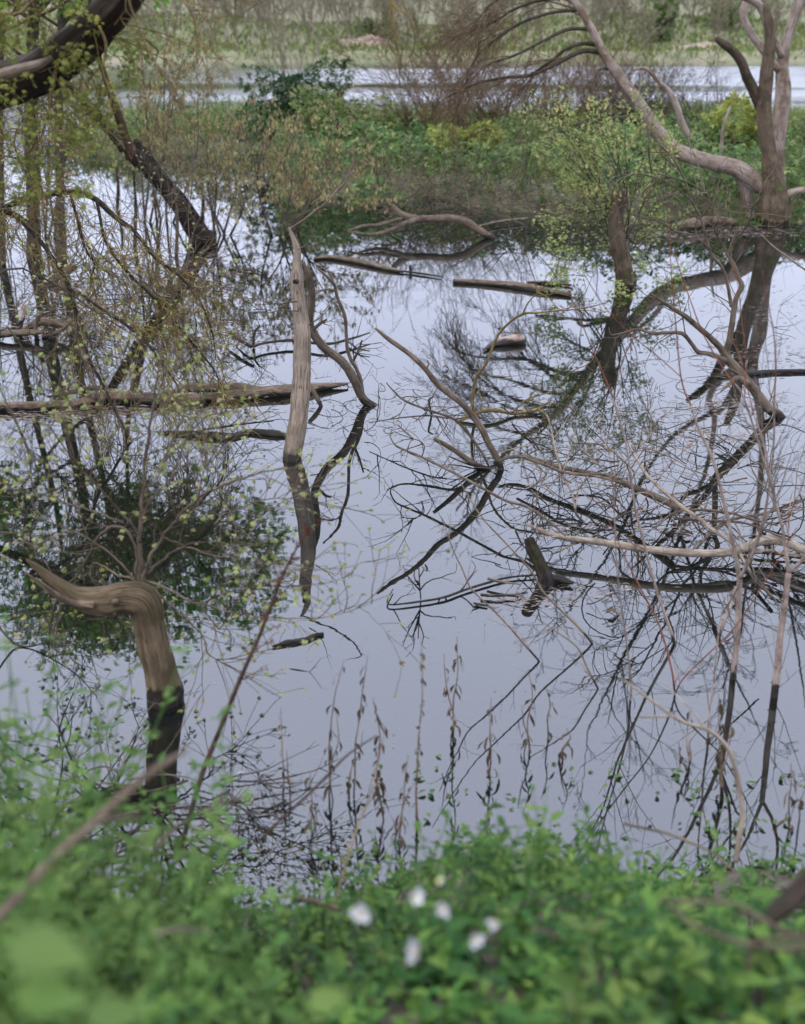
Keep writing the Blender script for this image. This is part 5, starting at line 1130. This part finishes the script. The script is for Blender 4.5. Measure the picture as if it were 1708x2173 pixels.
# ------------------------------------------------------------------ withered weeds standing in the shallows
def weed(label, x, ytop, ybase, seed, lean=0, leaves=18, dens=1.0):
    global rng
    rng = random.Random(seed); Y0 = gy(ybase); b = atz(x, ybase)
    t = thing('withered_weed', label, 'weed', b, 'withered weeds standing in the front shallows')
    SS = []
    for j in range(rng.choice((1, 2, 2, 3))):
        le = lean + rng.gauss(0, 16) * (j > 0) + rng.gauss(0, 8); yt = ytop + (ybase - ytop) * (rng.uniform(.15, .6) if j else 0); x0 = x + rng.gauss(0, 9) * (j > 0)
        SS.append(stroke([(x0, ybase, rng.uniform(3, 5)), (x0 + le * .2 + rng.gauss(0, 4), ybase * .66 + yt * .34, 4), (x0 + le * .5 + rng.gauss(0, 5), ybase * .33 + yt * .67, 3), (x0 + le, yt, 1.4)], Y0, Y0 + rng.gauss(0, .08), n=22, sink=.2, wob=.5))
        mb = MB(); mb.tubes([SS[-1]], 5, .05, cap=False); mb.build('stalk', M['dry'], t)
    mb = MB()
    for i in range(leaves):
        s_ = SS[0] if rng.random() < .6 else rng.choice(SS)
        tt = rng.uniform(.12, .97); q, a = along(s_[0], tt); n_ = 7; L = rng.uniform(.03, .085) * dens; wd = rng.uniform(.003, .008)
        d = unit(np.array([rng.gauss(0, 1), rng.gauss(0, 1), .3])); pts = [q]; p = q.copy()
        for k_ in range(n_ - 1):
            d = unit(d + np.array([rng.gauss(0, .35), rng.gauss(0, .35), -.75])); p = p + d * L / (n_ - 1); pts.append(p)
        A = np.array(pts); sd = rnd_perp(np.array([0, 0, 1.])); w_ = wd * np.sin(np.linspace(.25, 3.0, n_))[:, None]
        tw_ = np.linspace(0, rng.uniform(-3, 3), n_)[:, None]; perp = np.array([-sd[1], sd[0], 0]); dirs = sd * np.cos(tw_) + perp * np.sin(tw_)
        V = np.empty((n_ * 2, 3)); V[0::2] = A - dirs * w_; V[1::2] = A + dirs * w_
        G = np.zeros_like(V); G[:, 2] = rng.random(); G[:, 0] = .1
        mb.add(V, G, q=[(2 * k_, 2 * k_ + 1, 2 * k_ + 3, 2 * k_ + 2) for k_ in range(n_ - 1)])
    mb.build('leaves', M['dryleaf'], t, kind='stuff')
for a in (('tallest withered weed standing alone at the centre front water', 963, 1350, 1575, 221, 2, 34), ('withered weed with wide hanging leaves right of the tallest one', 1040, 1480, 1640, 222, -4, 22, 1.2),
          ('thin withered weed third from the tallest one', 1124, 1420, 1600, 223, -6, 20), ('short dark withered weed right of the thin one', 1163, 1460, 1565, 224, 3, 20), ('smallest dark withered weed of the middle row', 1194, 1545, 1610, 225, -2, 14),
          ('withered weed at the foot of the thin dark stem', 1463, 1500, 1640, 226, 2, 22), ('curly brown withered weed in front of forked slim sapling', 1528, 1470, 1700, 227, 8, 40, 1.2),
          ('withered weed at the right edge bottom water', 1675, 1620, 1760, 228, 6, 20), ('tall pale withered weed left of centre', 700, 1400, 1700, 229, 20, 34), ('leafy withered weed right of the tall pale one', 752, 1390, 1690, 230, 10, 26),
          ('bushy withered weed close to the bank left of centre', 815, 1480, 1740, 231, -20, 44, 1.2), ('withered weed just right of the bushy one near the bank', 845, 1600, 1790, 232, 10, 30), ('grey fuzzy weed stalk far left of the withered weeds', 602, 1500, 1700, 233, -4, 30, .6),
          ('grey fuzzy weed stalk right of the bushy withered weed', 885, 1350, 1760, 234, 6, 30, .6), ('withered weed nearest the bank among the left group', 660, 1640, 1800, 235, 12, 22)):
    weed(*a)

# dark dock with seed heads
rng = random.Random(241); t = thing('dock_stalk', 'dark leaning dock stalk with rusty seed heads, lower left', 'weed', at(385, 1800, 3.9))
D0 = stroke([(380, 1815, 13), (395, 1760, 13), (430, 1640, 13), (470, 1540, 12), (510, 1440, 11), (550, 1350, 9), (580, 1270, 8), (610, 1200, 6), (645, 1140, 4), (690, 1100, 2)], 3.9, 4.3, n=50)
mb = MB(); mb.tubes([D0], 8, .06, cap=False); seg2 = []
for tt in np.linspace(.5, .98, 12):
    q, a = along(D0[0], tt); d = unit(a + rnd_perp(a) * .8); L = .18 * (1.15 - tt); seg2.append(catmull(np.array([q, q + d * L * .5, q + d * L + [0, 0, -.01]]), 6))
mb.tubes([(s_, np.linspace(.0022, .001, 6)) for s_ in seg2], 4, cap=False); mb.build('stalk', M['drydark'], t)
pos = [along(s_, rng.random())[0] for s_ in seg2 for _ in range(9)] + [along(D0[0], rng.uniform(.5, .98))[0] for _ in range(45)]
pos = np.array(pos) + nrs.normal(0, .005, (len(pos), 3)); pp = np.repeat(pos, 3, 0)
mb = MB(); mb.leaves(SIMPLE, pp, nrs.normal(0, 1, pp.shape), nrs.normal(0, 1, pp.shape), nrs.uniform(.008, .014, len(pp))); mb.build('seed_heads', M['seed'], t, kind='stuff')

# ------------------------------------------------------------------ bank vegetation in front
def plant_pts(p, h, lean, nl, size, pos, ax, nr, sz, stems, spread=1.0):
    d = unit(np.array([lean[0], lean[1], 1.0])); pts = []; q = np.array(p, float); n_ = 6
    for i in range(n_):
        pts.append(q.copy()); d = unit(d + np.array([rng.gauss(0, .12), rng.gauss(0, .12), 0])); q = q + d * h / (n_ - 1)
    A = np.array(pts); stems.append((A, np.linspace(.0028, .0012, n_)))
    a0 = rng.uniform(0, 6.28)
    for i in range(nl):
        tt = .2 + .8 * (i + 1) / nl; c, a = along(A, min(tt, .999))
        for s_ in (0, math.pi):
            th = a0 + i * 1.57 + s_ + rng.gauss(0, .25); o_ = np.array([math.cos(th), math.sin(th), rng.uniform(.0, .55) + .25 * (tt > .9)])
            pos.append(c); ax.append(o_); nr.append(np.array([rng.gauss(0, .3), rng.gauss(0, .3), 1.0])); sz.append(size * rng.uniform(.6, 1.15) * (1.1 - .45 * tt))
rng = random.Random(251)
pos, ax, nr, sz, stems = [], [], [], [], []
cnt = 0
while cnt < 2100:
    y = rng.uniform(.75, 4.35); x = rng.uniform(-1.0, 1.0) * (.36 * y + .35)
    z = float(height(x, y))
    if z < -.02: continue
    g = .5 + .5 * math.sin(x * 3.1 + 1.7) * math.sin(y * 2.7 + x)
    nearw = max(0., min(1., (3.9 - y) / 1.2))
    if rng.random() > (.55 + .45 * g) * (.35 + .65 * nearw): continue
    if x < -.35 and y > 2.9 and rng.random() < .35: continue
    plant_pts((x, y, z - .02), rng.uniform(.06, .34) * (.3 + 1.0 * g) * (.55 + .5 * nearw), (rng.gauss(0, .3), rng.gauss(0, .3)), rng.randint(3, 6), (rng.uniform(.022, .04) if rng.random() < .4 else rng.uniform(.04, .07)) * (1.35 if y < 2.4 else 1.0), pos, ax, nr, sz, stems); cnt += 1
mb = MB(); mb.leaves(OVATE, pos, ax, nr, sz); gc = mb.build('ground_cover', M['ground'], kind='stuff'); gc['label'] = 'low leafy green plants covering the near bank'
mb = MB(); mb.tubes(stems, 3, cap=False); mb.build('stems', M['nettle'], gc, kind='stuff')
pos, ax, nr, sz, stems = [], [], [], [], []
for _ in range(230):
    y = rng.uniform(1.5, 3.7); x = -(.36 * y) * (1.12 - .75 * rng.random() ** 1.5); z = float(height(x, y))
    if z > -.02: plant_pts((x, y, z - .02), rng.uniform(.2, .5) * (1 - .2 * (y < 2)) * (1 + .9 * max(0, min(1, (-x / (.36 * y) - .55) / .4))), (rng.gauss(0, .15), rng.gauss(0, .15)), rng.randint(6, 9), rng.uniform(.04, .065), pos, ax, nr, sz, stems)
mb = MB(); mb.leaves(OVATE, pos, ax, nr, sz); gc = mb.build('nettle_patch', M['nettle'], kind='stuff'); gc['label'] = 'taller soft green shoots massed on the left of the near bank'
mb = MB(); mb.tubes(stems, 4, cap=False); mb.build('stems', M['nettle'], gc, kind='stuff')
# leaves under and on the water by the bank
n = 1500; x = nrs.uniform(-.3, 1.9, n); y = 3.95 + .8 * nrs.rand(n) ** 1.5 + shore_shift(x) * .6
z = np.where(nrs.rand(n) < .12, nrs.uniform(.0, .03, n), nrs.uniform(-.12, -.01, n)); k = height(x, y) < z + .02
p_ = np.stack([x, y, z], -1)[k]
mb = MB(); mb.leaves(OVATE, p_, nrs.normal(0, 1, p_.shape) * [1, 1, .2], nrs.normal(0, .25, p_.shape) + [0, 0, 1], nrs.uniform(.025, .05, len(p_))); o = mb.build('flooded_leaves', M['nettle'], kind='stuff'); o['label'] = 'pale green leaves of drowned plants just under the water by the bank'
n = 700; x = nrs.uniform(-1.7, -.1, n); y = nrs.uniform(2.9, 4.2, n); z = np.maximum(height(x, y), 0) + nrs.uniform(0, .05, n)
mb = MB(); mb.leaves(OVATE, np.stack([x, y, z], -1), nrs.normal(0, 1, (n, 3)) * [1, 1, .2], nrs.normal(0, .5, (n, 3)) + [0, 0, 1], nrs.uniform(.012, .03, n)); o = mb.build('leaf_litter', M['dryleaf'], kind='stuff'); o['label'] = 'brown leaf litter on the muddy near bank'
arcs('bank_twigs', 'dead reeds and twigs washed against the left bank', 60, (120, 640), (1640, 1820), (.0, .08), M['branch'], .5, 261, .004, .08)

def shoot(label, x, y, Y, h, nl, size, seed, lean=(0, 0), mat='nettle', tpl=OVATE):
    global rng
    rng = random.Random(seed); e = np.array(at(x, y, Y)); zb = max(float(height(e[0], Y)), -.02) - .03
    hh = max(h, e[2] - zb); b = (float(e[0] - lean[0] * hh), Y, zb)
    t = thing('leafy_shoot', label, 'plant', b, 'leafy shoots on the near bank')
    p1, a1, n1, s1, st1 = [], [], [], [], []
    plant_pts(b, hh, lean, nl, size, p1, a1, n1, s1, st1)
    mb = MB(); mb.tubes([(p, r * 1.4) for p, r in st1], 5, cap=False); mb.build('stem', M[mat], t)
    for i in range(len(p1)):
        mb = MB(); mb.leaves(tpl, [p1[i]], [a1[i]], [n1[i]], [s1[i] * 1.2]); mb.build('leaf', M[mat], t)
for a in (('tall green shoot at the left edge overlapping the bent snag foot', 70, 1440, 3.0, .3, 8, .06, 301), ('green shoot left of the bent snag reflection', 150, 1560, 2.8, .3, 7, .06, 302), ('green shoot with broad leaves over the lower left twig', 215, 1660, 2.6, .3, 7, .065, 303),
          ('blurred shoot at the left edge mid height of the bank plants', 20, 1650, 2.3, .3, 7, .06, 304), ('bright shoot in front of the snag reflection', 320, 1660, 2.7, .3, 6, .06, 305), ('tall soft green shoot rising against the water left of centre', 500, 1600, 2.5, .3, 8, .055, 306, (.05, 0)),
          ('lower soft green shoot beside the tall soft shoot', 545, 1720, 2.4, .3, 7, .055, 307), ('blurred low shoot left of the dock stalk foot', 380, 1830, 2.2, .25, 6, .06, 308), ('blurred shoot in the lower left corner group', 120, 1820, 1.9, .3, 7, .06, 309),
          ('shoot right of the brown branch at lower left', 260, 1790, 2.3, .3, 6, .06, 310), ('leafy shoot behind the white flowers', 1090, 1820, 2.4, .3, 6, .05, 311), ('leafy shoot at the waterline in the middle', 690, 1880, 2.9, .2, 6, .05, 312),
          ('shoot at the right edge of the bank', 1690, 1830, 2.7, .25, 6, .05, 313), ('shoot by the foot of the pale bent stalk', 1500, 1790, 3.0, .2, 6, .05, 314), ('large leaved shoot at bottom centre right', 1230, 2010, 1.7, .2, 5, .07, 315),
          ('shoot at the very left of the bank plants', -10, 1540, 2.6, .3, 8, .06, 316), ('leafy shoot left of the white flowers', 640, 2010, 1.8, .25, 6, .06, 317), ('shoot between the flowers and right dark log', 1400, 1990, 1.9, .2, 6, .06, 318)):
    shoot(*a)
# two big soft leaves right in front of the lens at the lower left
def big_leaf(label, x, y, Y, size, axis):
    p = np.array(at(x, y, Y)); t = thing('broad_leaf_plant', label, 'plant', (float(p[0]), Y, float(height(p[0], Y))))
    mb = MB(); st_ = catmull(np.array([[p[0], Y, float(height(p[0], Y)) - .03], (p + [0, 0, -.15]), p]), 10); mb.tubes([(st_, np.linspace(.004, .002, 10))], 6, cap=False); mb.build('stem', M['nettle'], t)
    for j in range(3):
        a = np.array(axis) + np.array([(.0, .9, -.9)[j], .2 * j, -.1 * j]); mb = MB(); tv, tq = leaf_ovate(.62, .1, .25); mb.leaves((tv, tq), [p + [0, 0, -.05 * j]], [a], [(0, -.5, 1)], [size * (1 - .15 * j)]); mb.build('leaf', M['nettle'], t)
big_leaf('broad leaf plant blurred close to the lens in the lower left corner', 10, 2010, .85, .075, (.7, -.2, .1))
big_leaf('broad pale leaf plant blurred at the bottom edge left of centre', 180, 2165, 1.0, .06, (.6, .1, .1))
big_leaf('broad pale leaf plant blurred at the bottom edge centre', 650, 2140, 1.15, .055, (.5, .2, .1))
# white flowers
def flower(label, x, y, Y, r, seed):
    global rng
    rng = random.Random(seed); p = np.array(at(x, y, Y)); zb = float(height(p[0], Y)) - .02
    t = thing('white_flower', label, 'flower', (float(p[0]), Y, zb), 'white flowers on the near bank')
    mb = MB(); mb.tubes([(catmull(np.array([[p[0] + .02, Y + .02, zb], [p[0] + .01, Y + .02, (zb + p[2]) / 2], p]), 8), np.linspace(.002, .0012, 8))], 5, cap=False); mb.build('stem', M['nettle'], t)
    up = unit(np.array([rng.gauss(0, .6), -.7, rng.uniform(.0, .9)])); e1 = unit(np.cross(up, [1, 0, .1])); e2 = np.cross(up, e1); tv, tq = leaf_ovate(.75, .06, -.15)
    for j in range(5):
        a = j * 1.2566 + rng.uniform(-.1, .1); mb = MB(); mb.leaves((tv, tq), [p], [e1 * math.cos(a) + e2 * math.sin(a) + up * rng.uniform(.1, .9)], [up], [r * rng.uniform(.6, 1.05)]); mb.build('petal', M['petal'], t)
    mb = MB(); mb.tubes([(np.array([p, p + up * .003, p + up * .005]), np.array([.004, .004, .001]))], 8); mb.build('centre', M['centre'], t)
for a in (('white flower standing apart left of the others', 768, 1938, 1.75, .027, 321), ('upper left white flower of the close cluster', 880, 1905, 1.8, .023, 322), ('white flower at the top right of the close cluster', 938, 1925, 1.8, .023, 323), ('lowest and largest white flower of the cluster', 886, 2022, 1.6, .027, 324),
          ('rightmost white flower of the cluster', 1052, 1957, 1.8, .021, 325), ('white flower between the lowest and the rightmost ones', 1008, 1995, 1.7, .023, 326), ('faint small white flower above the cluster', 930, 1870, 1.85, .013, 327)): flower(*a)

# near branches and stalks over the bank
def near(name, label, strokes, mat, cat='branch', k=9, rough=.06): return log(name, label, strokes, mat, cat, k=k, rough=rough)
near('near_branch', 'blurred brown branch slanting up right across the lower left corner', [stroke([(-40, 1985, 30), (40, 1900, 26), (110, 1825, 24), (190, 1755, 22), (270, 1680, 22), (340, 1625, 18), (400, 1590, 8)], 1.6, 1.9, n=36), stroke([(200, 1745, 14), (250, 1735, 14), (300, 1740, 10)], 1.74, 1.8, n=12)], M['branch'])
near('near_branch', 'second blurred thin branch right of the lower left one', [stroke([(330, 1800, 10), (370, 1760, 11), (410, 1735, 10), (480, 1700, 8), (540, 1690, 5)], 2.6, 3.0, n=22)], M['branch'])
near('dry_stem', 'slanting dry stem rising right from the bank left of centre', [stroke([(550, 1785, 8), (600, 1735, 7), (650, 1690, 7), (700, 1640, 6), (740, 1600, 5), (800, 1560, 3)], 3.4, 3.7, n=24)], M['drydark'], 'stem')
near('dry_stem', 'orange brown dry stalk rising from the bank below the weeds', [stroke([(702, 1955, 8), (715, 1900, 7), (735, 1830, 7), (760, 1750, 6), (785, 1690, 5), (800, 1630, 3), (815, 1560, 2)], 3.0, 3.7, n=30)], M['dry'], 'stem')
near('bent_stalk', 'long pale bent stalk arching out of the right bank over the water', [stroke([(1561, 1830, 14), (1570, 1770, 14), (1575, 1720, 13), (1562, 1640, 12), (1548, 1595, 11), (1525, 1565, 10), (1494, 1546, 10), (1450, 1532, 9), (1419, 1513, 8), (1380, 1485, 7), (1340, 1455, 5), (1310, 1432, 3)], 3.75, 4.1, n=56),
    stroke([(1430, 1520, 6), (1400, 1520, 6), (1357, 1522, 4)], 3.95, 4.0, n=10), stroke([(1500, 1548, 5), (1470, 1510, 4), (1430, 1470, 3), (1400, 1440, 2)], 3.9, 4.1, n=14)], M['palebranch'], 'stalk', k=8)
near('bank_log', 'dark rotten log end jutting in at the right edge of the bank', [stroke([(1760, 1830, 60), (1710, 1880, 60), (1660, 1925, 50), (1615, 1965, 30), (1590, 1990, 10)], 2.2, 2.0, n=30)], M['dark'], 'log', k=14, rough=.1)
near('bank_twig', 'upper curved twig over the plants at the lower right', [stroke([(1370, 1915, 6), (1430, 1914, 9), (1500, 1914, 10), (1560, 1920, 11), (1610, 1945, 12), (1660, 1975, 13), (1720, 1990, 14)], 1.95, 1.75, n=32)], M['branch'], 'twig')
near('bank_twig', 'lower curved twig with a stub over the plants at the lower right', [stroke([(1428, 1925, 7), (1460, 1955, 10), (1510, 1980, 12), (1570, 2000, 13), (1640, 2012, 15), (1720, 2010, 16)], 1.85, 1.65, n=32), stroke([(1595, 2004, 12), (1590, 2035, 13), (1585, 2060, 12)], 1.72, 1.72, n=10), stroke([(1640, 2010, 10), (1600, 1995, 10), (1690, 1990, 12), (1730, 1985, 12)], 1.72, 1.65, n=14)], M['branch'], 'twig')
near('bank_twig', 'thin knotty twig at the waterline on the right bank', [stroke([(1325, 1748, 6), (1370, 1758, 7), (1420, 1770, 7), (1470, 1790, 7), (1510, 1810, 6), (1560, 1850, 4)], 3.4, 3.2, n=28)], M['branch'], 'twig')
near('bank_twig', 'short brown twig under the flowers among bank leaves', [stroke([(1130, 1968, 8), (1160, 1978, 10), (1190, 1990, 6)], 1.85, 1.85, n=10)], M['branch'], 'twig')
near('bank_twig', 'pale curved twig lying on leaves at the left of the bank', [stroke([(320, 1985, 8), (360, 1975, 12), (400, 1972, 10), (450, 1980, 5)], 1.75, 1.8, n=14)], M['palebranch'], 'twig')
near('bank_twig', 'brown rotten stick at the waterline left of the flowers', [stroke([(630, 1908, 12), (670, 1915, 14), (720, 1930, 10)], 2.9, 2.8, n=12)], M['log'], 'stick')
